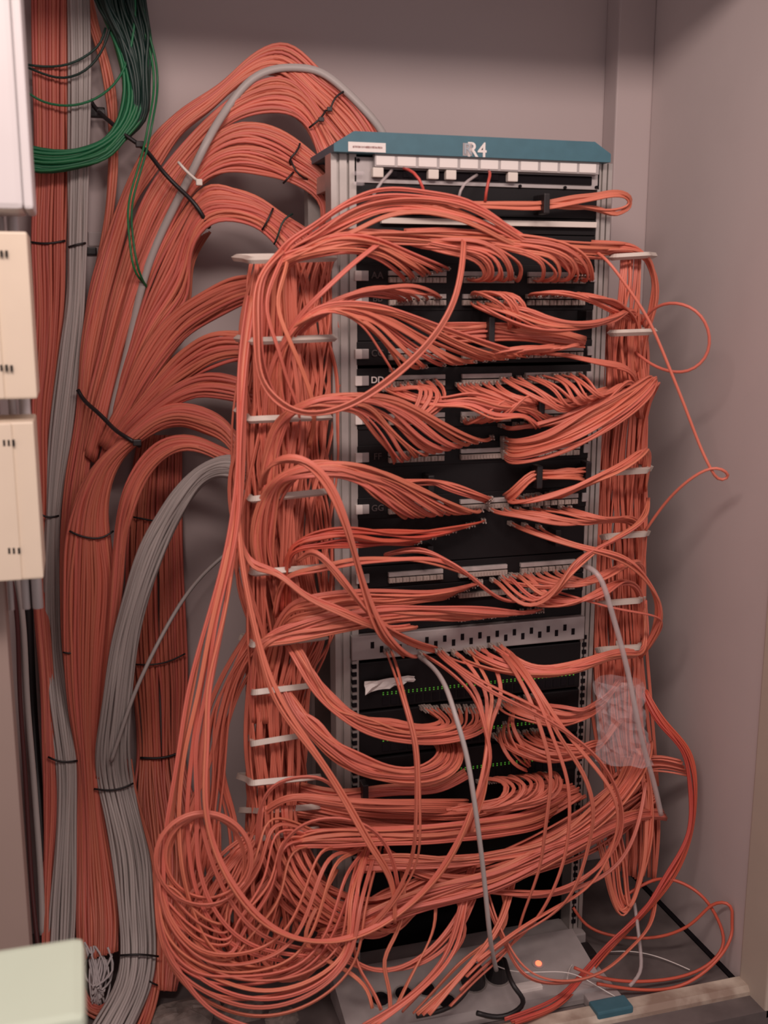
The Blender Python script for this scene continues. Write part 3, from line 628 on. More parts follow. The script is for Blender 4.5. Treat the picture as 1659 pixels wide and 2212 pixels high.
# black adapters on the closet floor
t = empty('power_adapter', atZ(1250, 2090, ZF), 'black power adapter lying on the floor beside the rack foot', 'adapter')
c = atZ(1262, 2085, ZF); MB().box(c[0]-.03, c[0]+.022, c[1]-.02, c[1]+.03, ZF, ZF+.035, .004).build('body', BLACKC, t)
single('white_wire', 'thin white wire curving across the grey closet floor', [(1225,2120,.20),(1240,2080,.10),(1300,2058,.05),(1370,2056,.07),(1430,2070,.1),(1490,2095,.13)], LABELW, ngon(.0012, 5))
single('white_wire', 'pale wire running from the power strip towards the threshold', [(1070,2085,.13),(1100,2096,.15),(1160,2100,.17),(1230,2102,.18),(1290,2130,.19),(1350,2165,.21)], LABELW, ngon(.0012, 5))

# ================================================================== PATCH CABLES
PLUG = None
def plug_mesh():
    mb = MB()
    for s in (-1, 1):
        mb.box(s*.0026-.0021, s*.0026+.0021, -.016, 0, -.0038, .0038, .0006)
        mb.lathe((s*.0026, 0, 0), [(.0021, -.016), (.0013, -.034)], 'y', 8)
    return mb
ORD = ['first', 'second', 'third', 'fourth', 'fifth', 'sixth', 'seventh', 'eighth', 'ninth', 'tenth', 'eleventh', 'twelfth']
COUNT = [0]
SEED = [100]
CAB = []; FILLP = []
BASE = {'topmost': 'top', 'upper': 'top', 'uppermost': 'top', 'lowest': 'bottom', 'lower': 'bottom', 'outermost': 'outside', 'outer': 'outside', 'innermost': 'inside', 'inner': 'inside'}
def fan(where, st, n, ends=('topmost', 'lowest'), m=None, plug=True, jit=0.0022, wander=0.045, bulge=0.0, layer=0.007, prof=None):
    """n separate patch cables along one band, in order from its first edge to its second"""
    SEED[0] += 1; rng = random.Random(SEED[0]); m = m or ORANGE; prof = prof or R_PATCH
    word = 'red-orange' if m is REDDISH else 'orange'
    paths = ribbon_paths(st, n, rng, jit, min(wander, 0.36/n), bulge, layer, 0.013)
    for i, p in enumerate(paths):
        if n == 1: lab = f'{word} cable {where}'
        elif i in (0, n-1):
            e = ends[0] if i == 0 else ends[1]
            lab = f'{word} cable {e} {where}' if ' ' in e else f'{e} {word} cable {where}'
        else:
            k, e = (i, ends[0]) if i <= (n-1)//2 else (n-1-i, ends[1])
            lab = f'{ORD[k]} {word} cable from the {BASE.get(e) or ("near side" if e.startswith("near") else "far side")} {where}'
        if len(lab.replace('-',' ').split()) > 16: print('LONG', len(lab.split()), lab)
        CAB.append(dict(p=p, prof=prof, m=m, label=lab, group='cables '+where if n > 1 else None, plug=plug, roll=rng.uniform(0, PI), twist=rng.uniform(-2.5, 2.5)))
    return paths
def finish_cables(limit_n):
    """the cables that show largest become objects of their own, the rest join the mass"""
    global PLUG
    S = 3; W_, H_ = 1659//S+1, 2212//S+1; buf = np.full(W_*H_, 9.0); cells = []
    def cells_of(p):
        q = np.concatenate([p[:-1]*(1-f)+p[1:]*f for f in (0, .25, .5, .75)]); d = q@FW
        x = CX+FPX*(q@RT)/d; y = CY-FPX*(q@UP)/d; out = []
        for dx, dy in ((0, 0), (2, 0), (-2, 0), (0, 2), (0, -2)):
            ok = (x+dx >= 0) & (x+dx < 1659) & (y+dy >= 0) & (y+dy < 2212)
            out.append((((x+dx)[ok]//S).astype(int)+((y+dy)[ok]//S).astype(int)*W_, d[ok]))
        return np.concatenate([o[0] for o in out]), np.concatenate([o[1] for o in out])
    for c in CAB: cells.append(cells_of(c['p']))
    for p in FILLP: np.minimum.at(buf, *cells_of(p))
    for a, d in cells: np.minimum.at(buf, a, d)
    vis = [len(np.unique(a[d <= buf[a]+0.0015])) for a, d in cells]
    order = sorted(range(len(CAB)), key=lambda i: -vis[i]); keep = set(order[:limit_n])
    PM = MB(); pv, pf = plug_mesh().V, plug_mesh().F
    for i, c in enumerate(CAB):
        p = c['p']; V, F = sweep(p, c['prof'], c['roll'], c['twist'])
        d = Vector(p[min(3, len(p)-1)]-p[0]).normalized(); d = (d*0.6+Vector((0, -0.8, -0.05))).normalized()
        loc = Vector(p[0])-d*0.012; rot = d.to_track_quat('-Y', 'Z')
        if i not in keep:
            FILL.add([tuple(v) for v in V], F)
            if c['plug']: PM.add([tuple(rot @ Vector(v)+loc) for v in pv], pf)
            continue
        o = mesh_obj('patch_cable', V, F, c['m'], None, True); tag(o, c['label'], 'cable', c['group'])
        if c['plug']:
            if PLUG is None: q = plug_mesh().build('plug', PLUGM, o); PLUG = q.data
            else: q = bpy.data.objects.new('plug', PLUG); link(q, o)
            q.matrix_parent_inverse = Matrix(); q.location = tuple(loc); q.rotation_euler = rot.to_euler()
    return PM
FILL = MB()
def fill(st, n, jit=0.003, wander=0.08, bulge=0.01, layer=0.012, step=0.02, m=None):
    SEED[0] += 1; rng = random.Random(SEED[0])
    for p in ribbon_paths(st, n, rng, jit, wander, bulge, layer, step):
        FILLP.append(p); V, F = sweep(p, R_PATCH, rng.uniform(0, PI), rng.uniform(-2, 2)); FILL.add([tuple(v) for v in V], F)
def tied(name, label, bands, n, strap_at, seed, cat='cable bunch', m=None, prof=None, layer=0.004):
    rng = random.Random(seed); s = bands[0][len(bands[0])//2]
    root = empty(name, P((s[0]+s[2])/2, (s[1]+s[3])/2, s[4]), label, cat)
    for st in bands:
        for p in ribbon_paths(st, n, rng, 0.0015, 0.05, 0.004, layer, 0.012):
            V, F = sweep(p, prof or R_PATCH, rng.uniform(0, PI), 1.0); mesh_obj('cable', V, F, m or ORANGE, root, True)
    for (x, y, h, D) in strap_at:
        c = P(x, y, D); MB().box(c[0]-.006, c[0]+.006, c[1]-.014, c[1]+.014, c[2]-h, c[2]+h, .002).build('strap', TIE, root)
    return root

# ---- masses behind (beyond the 300 counted cables)
fill([(548,555,722,552,-.005),(535,620,724,610,-.01),(530,700,722,700,-.01),(520,800,722,800,-.01),(516,900,720,900,-.01),(512,1000,718,1000,-.01),(506,1100,716,1100,-.01),(512,1250,718,1250,-.01),(530,1380,714,1380,-.01),(542,1480,664,1480,-.01),(540,1600,652,1600,-.01),(540,1700,656,1700,-.01),(540,1800,650,1800,-.01),(530,1880,680,1880,0),(500,1980,720,1980,.02)], 60, bulge=0.02)
fill([(560,570,640,560,.05),(545,700,640,700,.05),(535,850,650,850,.05),(525,1000,640,1000,.05),(520,1100,640,1100,.05),(525,1250,650,1250,.05),(545,1400,660,1400,.05),(548,1500,640,1500,.05),(545,1650,640,1650,.05),(545,1780,640,1780,.05),(480,1900,640,1900,.06),(430,2010,640,2010,.08)], 26, wander=0.12)
fill([(1322,660,1388,680,-.045),(1310,760,1395,760,-.045),(1300,900,1398,900,-.045),(1280,1100,1392,1100,-.045),(1276,1300,1388,1300,-.045),(1280,1480,1392,1480,-.045),(1310,1700,1420,1700,-.02)], 30)
fill([(1318,690,1390,720,-.03),(1312,780,1394,780,-.03),(1308,850,1398,850,-.03),(1290,1000,1392,1000,-.03),(1284,1150,1390,1150,-.03),(1282,1300,1388,1300,-.03),(1280,1450,1392,1450,-.03),(1300,1600,1396,1600,-.02),(1320,1750,1420,1750,.0),(1320,1880,1410,1900,.02)], 24, m=REDDISH)
fill([(640,1700,640,1780,.03),(760,1725,750,1800,.05),(900,1740,900,1810,.05),(1040,1735,1040,1800,.05),(1160,1700,1180,1760,.04),(1220,1690,1260,1720,.02)], 22, bulge=.01)
fill([(600,1790,560,1850,.05),(640,1860,600,1950,.08),(720,1920,690,2010,.10),(820,1930,800,2010,.10),(920,1890,900,1960,.10),(1040,1850,1040,1920,.09),(1180,1800,1200,1870,.07),(1300,1720,1340,1800,.05),(1380,1650,1420,1730,.03)], 26, bulge=.01)
fill([(545,1800,640,1800,.06),(470,1880,640,1880,.08),(410,1960,620,1960,.10),(400,2020,600,2030,.10),(450,2080,600,2090,.11),(560,2110,640,2110,.12),(660,2060,690,2090,.12),(730,1990,760,2020,.10),(810,1940,830,1960,.08),(900,1900,900,1920,.05)], 36, wander=.15)
fill([(400,1780,470,1780,.02),(385,1850,470,1850,.04),(390,1920,470,1920,.05),(410,1990,500,1990,.06),(440,2060,560,2060,.08)], 22, wander=.1)
fill([(560,1320,600,1380,.03),(505,1420,545,1445,.03),(450,1540,505,1560,.02),(430,1660,490,1680,.02),(400,1780,500,1780,.03),(400,1880,520,1880,.05)], 14, wander=.15)

# ---- towards the ring column
fan('sweeping over the topmost black manager', [(1235,598,1275,596,.012),(1215,572,1255,566,.07),(1120,505,1130,530,.10),(1010,432,1050,500,.12),(930,415,940,470,.12),(830,412,830,470,.12),(740,438,750,505,.12),(670,490,690,525,.11),(620,535,650,545,.105),(580,600,620,600,.08),(560,700,620,720,.07),(556,820,620,830,.06)], 9)
fan('running nearly level below the cream strip', [(1362,522,1300,560,.04),(1240,520,1240,556,.08),(1100,508,1090,540,.10),(960,500,960,532,.11),(820,498,820,520,.115),(720,508,725,528,.115),(650,535,670,545,.11),(600,580,620,580,.09),(580,700,600,700,.06)], 5, plug=False)
fan('fanning into the first third of the topmost lettered row', [(968,580,872,606,.012),(955,572,860,592,.07),(880,540,830,560,.10),(800,512,770,545,.12),(720,512,710,548,.125),(650,540,655,560,.115),(590,568,610,580,.10),(556,640,600,660,.08),(550,780,600,800,.06),(560,900,610,900,.05)], 9)
for lab, xa, xb in (('mid-way along the topmost lettered row', 1005, 1112), ('at the end of the topmost lettered row', 1140, 1278)):
    fan('looping up '+lab, [(xa,603,xb,600,.012),(xa+15,606,xb+10,604,.06),(xa+30,598,xb+12,580,.09),(xa+20,565,xb-8,548,.11),(xa-40,545,xb-60,522,.11),(xa-110,530,xb-150,510,.10),(xa-190,505,xb-260,500,.09),(xa-270,498,xb-380,505,.09)], 8, ends=('outermost','innermost'))
fan('humped over the first third of the second lettered row', [(962,640,850,655,.012),(955,634,845,646,.06),(900,622,820,640,.09),(840,617,790,640,.10),(770,630,750,650,.11),(700,662,700,680,.11),(640,700,660,705,.10),(600,760,630,770,.08),(590,880,630,880,.06)], 7)
fan('in the broad fan below the second lettered row', [(1180,765,842,800,.012),(1130,760,832,792,.07),(1010,722,800,742,.10),(900,682,770,700,.12),(820,662,740,682,.13),(740,655,700,675,.135),(680,672,665,688,.13),(630,712,630,716,.11),(590,790,610,790,.09),(570,900,620,900,.07),(565,1000,620,1010,.06)], 14)
fan('sagging from the second lettered row into the far column', [(1010,655,1120,652,.012),(1020,664,1130,660,.07),(1080,690,1180,676,.10),(1150,712,1230,692,.11),(1230,716,1290,694,.10),(1310,694,1340,682,.07),(1352,672,1360,670,.04),(1368,700,1380,690,.0),(1362,800,1376,800,-.02)], 9, ends=('lowest','topmost'))
fan('arching off the last third of the second lettered row', [(1130,640,1250,640,.012),(1145,634,1262,634,.06),(1200,632,1290,638,.09),(1270,650,1330,648,.08),(1330,672,1356,664,.05),(1365,700,1378,700,.0),(1355,820,1380,820,-.02)], 7, ends=('lowest','topmost'))
fan('curling over at the middle of the second lettered row', [(1010,640,1080,640,.012),(1020,632,1090,634,.06),(1060,640,1120,645,.09),(1090,670,1140,676,.09),(1085,710,1140,706,.06)], 5, ends=('lowest','topmost'))
fan('in the great loop hanging before the panels', [(1008,520,996,515,.08),(1006,545,996,540,.15),(990,640,978,636,.19),(935,738,925,728,.20),(850,822,840,812,.20),(745,884,740,872,.19),(655,896,655,884,.18),(598,874,604,862,.17),(562,822,570,812,.16),(549,720,558,716,.15),(558,610,566,600,.13),(605,540,615,545,.11)], 2, ends=('outer','inner'), wander=0, jit=.001, plug=False)
single('patch_cable', 'orange patch cable slanting from the top row across the column to the post', [(820,525,.12),(760,572,.14),(700,628,.15),(650,680,.13),(600,760,.09)], ORANGE, R_PATCH)
fan('dropping slack inside the column from the topmost ring', [(602,548,630,542,.105),(560,600,622,600,.13),(548,680,612,650,.14),(552,780,640,720,.14),(575,850,668,800,.12),(600,900,690,880,.10),(600,1000,680,960,.06)], 3, wander=0, plug=False, ends=('outermost','innermost'))
# row CC / DD
fan('leaving the row above DD towards the far post', [(1020,768,1180,764,.012),(1060,762,1190,760,.07),(1110,752,1230,752,.09),(1180,748,1262,748,.08)], 7, ends=('lowest','topmost'))
fan('running from above row DD out past the far post', [(1150,762,1200,766,.012),(1200,765,1240,770,.06),(1290,782,1310,788,.07),(1352,800,1370,806,.04),(1376,850,1382,850,0)], 3, ends=('topmost','lowest'))
fan('curling in small hooks from the start of row DD', [(838,832,945,820,.012),(850,842,958,830,.06),(900,838,965,850,.09),(905,858,960,880,.10),(880,900,900,905,.10),(850,905,880,912,.06)], 6, ends=('innermost','outermost'), wander=.03)
fan('hanging from the middle of row DD towards the strap', [(980,832,1075,826,.012),(990,842,1085,838,.07),(1030,858,1120,852,.10),(1090,876,1145,864,.10),(1140,886,1160,868,.07),(1165,872,1180,868,.05)], 8, ends=('lowest','topmost'))
fan('slanting down from the last third of row DD', [(1080,818,1255,808,.012),(1095,826,1268,812,.06),(1140,852,1290,826,.10),(1180,880,1300,846,.11),(1210,888,1320,850,.09),(1300,850,1352,836,.05),(1372,870,1380,850,.0)], 10, ends=('lowest','topmost'))
fan('crossing in a shallow wave below row DD', [(850,836,830,842,.012),(880,846,860,856,.07),(950,860,940,880,.10),(1020,850,1010,880,.11),(1080,866,1060,905,.11),(1140,880,1120,905,.09),(1200,905,1150,930,.06)], 5)
fan('twisting from the row below DD back to the middle', [(990,905,1080,900,.012),(1000,915,1090,908,.06),(1040,900,1120,880,.10),(1080,870,1140,858,.10),(1150,872,1165,868,.06)], 5, ends=('lowest','topmost'))
# big fan EE/FF left
fan('in the long fan dropping to the row lettered FF', [(1065,945,842,990,.012),(1050,950,850,1000,.05),(990,930,840,985,.09),(920,890,800,930,.12),(850,862,760,888,.14),(770,850,715,880,.15),(700,858,670,880,.15),(640,880,640,890,.13),(590,930,610,930,.10),(560,1050,600,1050,.08),(560,1160,600,1160,.06)], 13)
# right big bundle FF to column
fan('in the heavy sweep rising from row FF', [(1090,945,1090,990,.012),(1120,950,1110,1000,.06),(1180,935,1190,985,.10),(1250,900,1270,955,.12),(1320,860,1350,905,.11),(1380,822,1410,850,.08),(1402,815,1422,826,.05),(1388,900,1398,900,-.01),(1380,1000,1390,1000,-.02)], 15)
fan('reaching from below row DD to the far column', [(1080,920,1200,912,.012),(1100,926,1215,916,.05),(1180,912,1260,900,.08),(1270,872,1320,860,.09),(1345,835,1362,824,.06),(1376,900,1386,900,0)], 6, ends=('lowest','topmost'))
tied('tied_cable_bunch', 'bunch of orange cable tied to the hooks below the row lettered FF', [[(1088,1068,1100,1085,.02),(1110,1052,1120,1070,.05),(1148,1020,1155,1040,.06),(1180,1014,1180,1034,.06),(1225,1010,1225,1034,.06),(1262,1008,1262,1036,.05)]], 5, [(1160,1029,.022,.06),(1265,1022,.024,.045)], 3)
fan('rising from row GG to the far column', [(1090,1078,1200,1066,.012),(1110,1086,1215,1072,.06),(1180,1072,1270,1052,.09),(1270,1040,1330,1020,.10),(1350,1000,1388,984,.08),(1390,975,1402,970,.05),(1380,1060,1394,1060,-.01)], 9, ends=('lowest','topmost'))
# GG left
fan('in the fan spreading to the row lettered GG', [(1045,1100,872,1112,.012),(1030,1106,870,1118,.05),(960,1075,840,1095,.09),(880,1035,800,1062,.12),(800,1008,760,1040,.14),(730,1000,705,1030,.15),(660,1005,650,1030,.14),(600,1030,610,1050,.12),(560,1090,595,1100,.10),(545,1180,590,1180,.08),(560,1250,600,1250,.06)], 13)
fan('passing the small hook above the row lettered GG', [(1062,1074,1050,1086,.012),(1040,1066,1020,1076,.06),(980,1046,960,1056,.07),(927,1036,925,1046,.07),(850,1035,840,1048,.10),(760,1012,750,1030,.13),(690,998,690,1010,.14),(620,1030,630,1040,.12),(580,1100,600,1100,.09)], 4)
fan('diving slack from the column to the grey socket panel', [(575,1040,560,1060,.13),(590,1000,575,1015,.17),(640,985,630,1000,.20),(690,1010,680,1030,.21),(740,1090,728,1105,.21),(775,1200,760,1200,.20),(800,1290,785,1290,.19),(840,1370,815,1370,.18),(880,1412,845,1400,.14),(905,1420,870,1410,.05)], 4, wander=0.02, jit=.002, plug=False, ends=('uppermost','lowest'))
fan('dropping from beside the post to the grey socket panel', [(640,1215,650,1205,.12),(680,1200,680,1190,.16),(730,1255,745,1250,.18),(790,1325,800,1320,.18),(850,1375,870,1370,.15),(930,1405,945,1400,.05)], 3, wander=0, plug=False, ends=('lower','upper'))
# red run
fan('in the redder bunch entering below row GG', [(1060,1120,880,1178,.012),(1030,1130,860,1180,.05),(950,1145,820,1182,.08),(860,1146,770,1182,.11),(760,1140,720,1180,.13),(690,1146,680,1185,.13),(640,1170,640,1195,.12),(610,1230,625,1240,.09),(600,1320,630,1320,.07)], 8, m=REDDISH)
fan('stretching level from the column past the tall black manager', [(1040,1262,1015,1245,.012),(1030,1252,1005,1240,.05),(960,1215,950,1222,.09),(860,1206,860,1214,.11),(760,1210,760,1218,.13),(680,1225,680,1232,.14),(620,1250,620,1250,.11),(590,1330,600,1330,.08)], 3, ends=('topmost','lowest'))
fan('arching from the small hook down across the pale strip', [(1190,1260,1160,1275,.012),(1150,1290,1120,1300,.06),(1080,1290,1060,1290,.10),(1010,1235,1000,1235,.11),(950,1200,945,1202,.09),(900,1190,895,1192,.07),(830,1198,830,1200,.05)], 2, wander=0, ends=('upper','lower'))
fan('sweeping from the column to the bare-strip row', [(1045,1255,960,1290,.012),(1020,1262,950,1296,.05),(940,1276,900,1300,.09),(850,1280,830,1306,.11),(750,1282,740,1315,.13),(690,1285,680,1330,.13),(630,1300,635,1340,.11),(590,1360,610,1370,.08),(570,1450,600,1450,.06)], 9)
fan('in the flat bunch just above the grey socket panel', [(1180,1316,980,1338,.012),(1150,1322,960,1342,.05),(1050,1316,920,1340,.09),(920,1310,860,1345,.11),(800,1312,780,1352,.13),(700,1330,690,1372,.13),(610,1355,610,1388,.12),(565,1385,570,1400,.11),(545,1460,570,1460,.08),(545,1560,580,1560,.06)], 12)
fan('dipping from the column rings under the level stretch', [(905,1356,880,1350,.15),(830,1362,820,1350,.17),(740,1330,730,1312,.17),(660,1290,650,1272,.16),(600,1240,590,1230,.14),(550,1230,545,1210,.12),(525,1180,520,1170,.11),(515,1100,512,1100,.09)], 3, plug=False, wander=0, ends=('lower','upper'))
# right side rows H
fan('spreading level from row GG to the far column', [(1055,1100,1240,1096,.012),(1070,1108,1250,1100,.05),(1120,1118,1280,1108,.09),(1200,1130,1310,1116,.10),(1290,1126,1345,1118,.07),(1372,1140,1384,1130,.02),(1376,1230,1388,1230,-.02)], 9, ends=('lowest','topmost'))
fan('trailing long and slack outside the far column', [(1090,1130,1180,1140,.012),(1130,1146,1200,1156,.07),(1230,1180,1260,1176,.11),(1340,1212,1350,1205,.12),(1410,1270,1400,1250,.10),(1432,1330,1418,1320,.07),(1410,1385,1400,1380,.03),(1385,1420,1380,1420,0)], 3, wander=0, ends=('outermost','innermost'))
fan('looping across the end of the bare-strip row', [(1060,1255,1140,1240,.012),(1075,1270,1160,1250,.06),(1120,1306,1200,1280,.10),(1175,1290,1240,1240,.12),(1230,1220,1290,1195,.12),(1310,1172,1340,1160,.10),(1380,1125,1392,1118,.06),(1400,1080,1398,1080,.0)], 5, wander=.03, ends=('lowest','topmost'))
fan('leaving level from the bare-strip row', [(1080,1245,1230,1230,.012),(1100,1258,1240,1238,.05),(1160,1272,1270,1252,.09),(1240,1264,1310,1246,.10),(1330,1226,1350,1224,.08),(1382,1230,1386,1222,.02),(1384,1320,1386,1320,-.02)], 8, ends=('lowest','topmost'))
fan('bunched in a shallow dip in the lowest fibre row', [(1090,1290,1200,1280,.012),(1110,1300,1215,1288,.05),(1180,1308,1270,1296,.09),(1260,1290,1310,1280,.10),(1320,1262,1345,1262,.08),(1378,1280,1384,1280,.02),(1380,1380,1386,1380,-.02)], 6, ends=('lowest','topmost'))
single('patch_cable', 'orange patch cable slanting down to the far column from the lowest fibre row', [(1190,1275,.012),(1230,1286,.07),(1320,1312,.10),(1410,1330,.08),(1428,1350,.05),(1400,1400,.02)], ORANGE, R_PATCH)
# grey socket panel hangers
fan('swinging from the grey socket panel to the far column', [(960,1418,1085,1392,.02),(985,1430,1110,1406,.06),(1060,1455,1160,1432,.10),(1150,1466,1220,1436,.12),(1250,1450,1280,1420,.11),(1330,1420,1350,1404,.08),(1384,1405,1392,1396,.03),(1388,1300,1394,1300,-.01)], 7, ends=('lowest','topmost'))
fan('falling steeply from the grey socket panel past the switches', [(1090,1400,1070,1405,.02),(1120,1425,1095,1430,.10),(1170,1500,1140,1510,.18),(1240,1590,1165,1600,.21),(1300,1650,1172,1690,.22),(1350,1720,1160,1790,.22),(1352,1800,1140,1890,.21),(1300,1900,1105,1990,.2),(1220,1945,1080,2060,.19),(1130,1990,1020,2130,.21),(1040,2060,960,2190,.24)], 4, wander=0, ends=('outermost','innermost'))
fan('drooping from the grey socket panel before the topmost switch', [(900,1415,1060,1400,.02),(940,1440,1075,1430,.08),(1010,1500,1085,1500,.13),(1040,1560,1062,1560,.15),(1055,1640,1050,1640,.16),(1030,1720,1046,1720,.17),(990,1800,1020,1800,.18)], 5, wander=.03, ends=('outermost','innermost'))
fan('hanging straight down from the grey socket panel', [(830,1412,850,1405,.02),(845,1450,865,1450,.12),(868,1520,882,1520,.20),(890,1600,902,1600,.23),(898,1700,912,1700,.24),(896,1800,912,1800,.24),(880,1870,900,1870,.22),(830,1960,850,1960,.2),(760,2030,780,2030,.18)], 2, wander=0, ends=('nearer the post','farther from the post'))
fan('crossing diagonally before the topmost two switches', [(940,1408,960,1405,.02),(965,1432,985,1430,.10),(1050,1490,1060,1480,.17),(1150,1540,1160,1528,.19),(1260,1612,1250,1598,.20),(1322,1680,1310,1660,.20),(1350,1760,1334,1760,.19),(1330,1830,1316,1830,.18),(1250,1915,1240,1900,.17),(1140,1935,1140,1922,.16),(1040,1930,1040,1915,.14),(950,1925,950,1905,.10)], 2, wander=0, ends=('outer','inner'))
# switch sweeps, column side
fan('in the upper deep swag across the topmost switch', [(1078,1530,905,1530,.012),(1070,1556,930,1545,.05),(1030,1582,950,1560,.09),(960,1600,910,1568,.11),(880,1600,840,1558,.13),(800,1580,780,1542,.14),(730,1545,725,1510,.14),(680,1490,690,1470,.13),(640,1430,660,1420,.11),(615,1390,640,1380,.08)], 15, ends=('lowest','topmost'))
fan('in the lower deep swag across the second switch', [(990,1600,930,1600,.012),(1000,1620,940,1612,.06),(990,1660,940,1634,.10),(930,1690,900,1656,.12),(850,1690,830,1650,.13),(780,1672,770,1625,.14),(720,1640,720,1590,.14),(670,1590,680,1555,.13),(630,1540,650,1530,.11),(600,1480,625,1490,.08)], 16, ends=('lowest','topmost'))
tied('tied_cable_bunch', 'dark bunch of orange cable tied below the lower deep swag', [[(650,1690,650,1710,.05),(720,1705,720,1725,.07),(785,1700,785,1722,.07),(860,1698,860,1718,.07),(930,1695,940,1712,.06),(1000,1660,1010,1680,.04)]], 5, [(786,1708,.018,.075)], 9)
fan('in the level swag from topmost switch to far column', [(1070,1520,1160,1505,.012),(1090,1540,1180,1522,.06),(1140,1560,1220,1530,.09),(1200,1570,1250,1530,.10),(1260,1556,1280,1520,.08),(1300,1530,1310,1500,.04),(1330,1480,1340,1470,0)], 9, ends=('lowest','topmost'))
fan('in the bowed swag from second switch to far column', [(1065,1590,1170,1578,.012),(1085,1612,1185,1592,.06),(1130,1640,1220,1604,.10),(1190,1652,1250,1610,.11),(1250,1640,1280,1604,.09),(1290,1620,1305,1596,.04),(1330,1560,1340,1560,0)], 12, ends=('lowest','topmost'))
fan('in stubby hooks between the second and lowest switches', [(1070,1596,1130,1500,.012),(1080,1620,1110,1560,.06),(1105,1652,1125,1600,.08),(1138,1668,1140,1640,.06)], 4, ends=('lowest','topmost'))
# lower comb and broad horizontal sweep
fan('combed over in hooks from the lowest switch', [(1030,1690,1195,1672,.012),(1050,1684,1210,1670,.06),(1085,1696,1218,1690,.09),(1080,1722,1205,1716,.11),(1030,1740,1150,1738,.11),(960,1752,1050,1750,.11)], 14, ends=('innermost','outermost'))
fan('in the broad level sweep below the lowest switch', [(1225,1715,1180,1780,.05),(1150,1752,1140,1796,.09),(1040,1772,1040,1812,.11),(920,1782,920,1824,.12),(800,1784,800,1828,.13),(720,1788,710,1826,.13),(650,1800,640,1832,.12),(600,1840,590,1850,.10)], 10, plug=False)
fan('stretched almost straight above the broad level sweep', [(1010,1722,1010,1760,.05),(900,1726,900,1756,.10),(780,1722,780,1752,.12),(690,1716,690,1738,.13),(620,1722,620,1730,.12),(560,1760,560,1770,.09)], 4, plug=False)
# heavy diagonal sweeps to the lower far side
fan('in the heavy diagonal sweep to the lower far column', [(1410,1600,1350,1640,.0),(1400,1650,1330,1690,.08),(1340,1735,1275,1750,.14),(1240,1812,1190,1810,.16),(1120,1850,1090,1840,.16),(1000,1868,980,1850,.15),(880,1880,880,1850,.13),(780,1880,800,1850,.11)], 14, plug=False, ends=('outermost','innermost'))
fan('in the lowest diagonal sweep across the rack', [(1440,1770,1430,1750,.04),(1380,1772,1370,1752,.10),(1290,1812,1270,1786,.15),(1190,1866,1160,1836,.17),(1080,1920,1060,1880,.18),(960,1956,940,1910,.18),(840,1990,830,1950,.17),(740,2030,740,1990,.16),(680,2040,690,2010,.14)], 13, plug=False, ends=('lowest','topmost'))
fan('drooping in a swag between the two diagonal sweeps', [(830,1830,830,1850,.08),(900,1868,890,1890,.12),(980,1888,980,1910,.14),(1080,1880,1090,1900,.14),(1180,1838,1200,1850,.12),(1250,1800,1270,1810,.09)], 5, plug=False)
# column foot to lower left coils
fan('flowing from the column foot down behind the large loops', [(560,1740,640,1740,.10),(560,1820,650,1820,.12),(590,1900,680,1880,.14),(650,1970,730,1940,.15),(730,2010,800,1980,.15),(820,2020,860,2000,.14),(900,1960,930,1940,.12),(980,1920,1000,1910,.08)], 9, plug=False, ends=('outermost','innermost'))
circ = lambda cx, cy, rx, ry, a0, a1, D, n=10: [(cx+rx*math.cos(math.radians(a0+(a1-a0)*k/n)), cy-ry*math.sin(math.radians(a0+(a1-a0)*k/n)), D) for k in range(n+1)]
for k, (cx, cy, rx, ry, a0, a1, D, lab) in enumerate((
  (440,1855,104,100,-60,330,.20,'in a round coil before the column foot, the widest of three turns'),
  (448,1850,92,90,-80,320,.185,'in a round coil before the column foot, the middle of three turns'),
  (446,1862,82,100,-100,300,.17,'in a round coil before the column foot, the tightest of three turns'))):
    single('patch_cable', 'orange patch cable '+lab, circ(cx, cy, rx, ry, a0, a1, D, 14), ORANGE, R_PATCH); COUNT[0] += 1
# long slack swoops at the lower left
def swoop(where, n, y0, y1, xl, xr0, xr1, D, ends=('upper','lower'), dx=0):
    fan(where, [(xl+6,1800,xl+2,1830,D-.04),(xl+2,1900,xl-4,1930,D),(xl+30,y0-70,xl+16,y1-80,D+.02),(xl+90,y0-12,xl+80,y1-16,D+.03),(xl+150,y0,xl+160,y1,D+.03),(xr0-60,y0-30,xr1-70,y1-40,D+.02),(xr0,y0-130,xr1,y1-130,D),(xr0+40,y0-220,xr1+24,y1-230,D-.03),(770,1830,800,1830,.08),(800,1770,830,1770,.04)], n, plug=False, ends=ends, wander=.03)
swoop('swagged low under the round coil', 6, 1985, 2075, 340, 540, 610, .17)
swoop('in the wide slack loops before the column foot', 6, 2050, 2160, 342, 650, 760, .19)
fan('in the widest slack loops trailing on the floor', [(346,1840,340,1880,.16),(356,1940,342,2000,.19),(400,2040,362,2090,.21),(480,2090,430,2160,.22),(570,2110,550,2200,.23),(660,2090,690,2170,.23),(730,2040,770,2080,.21),(745,1950,790,1980,.19),(765,1860,815,1880,.12),(790,1780,840,1780,.05)], 5, plug=False, wander=.02, ends=('innermost','outermost'))
fan('running out of the slack loops over the threshold', [(342,1900,338,1930,.17),(352,2010,344,2040,.20),(400,2110,385,2130,.22),(470,2180,450,2190,.24),(560,2225,530,2230,.26),(640,2250,620,2250,.28)], 2, plug=False, wander=0, ends=('upper','lower'))
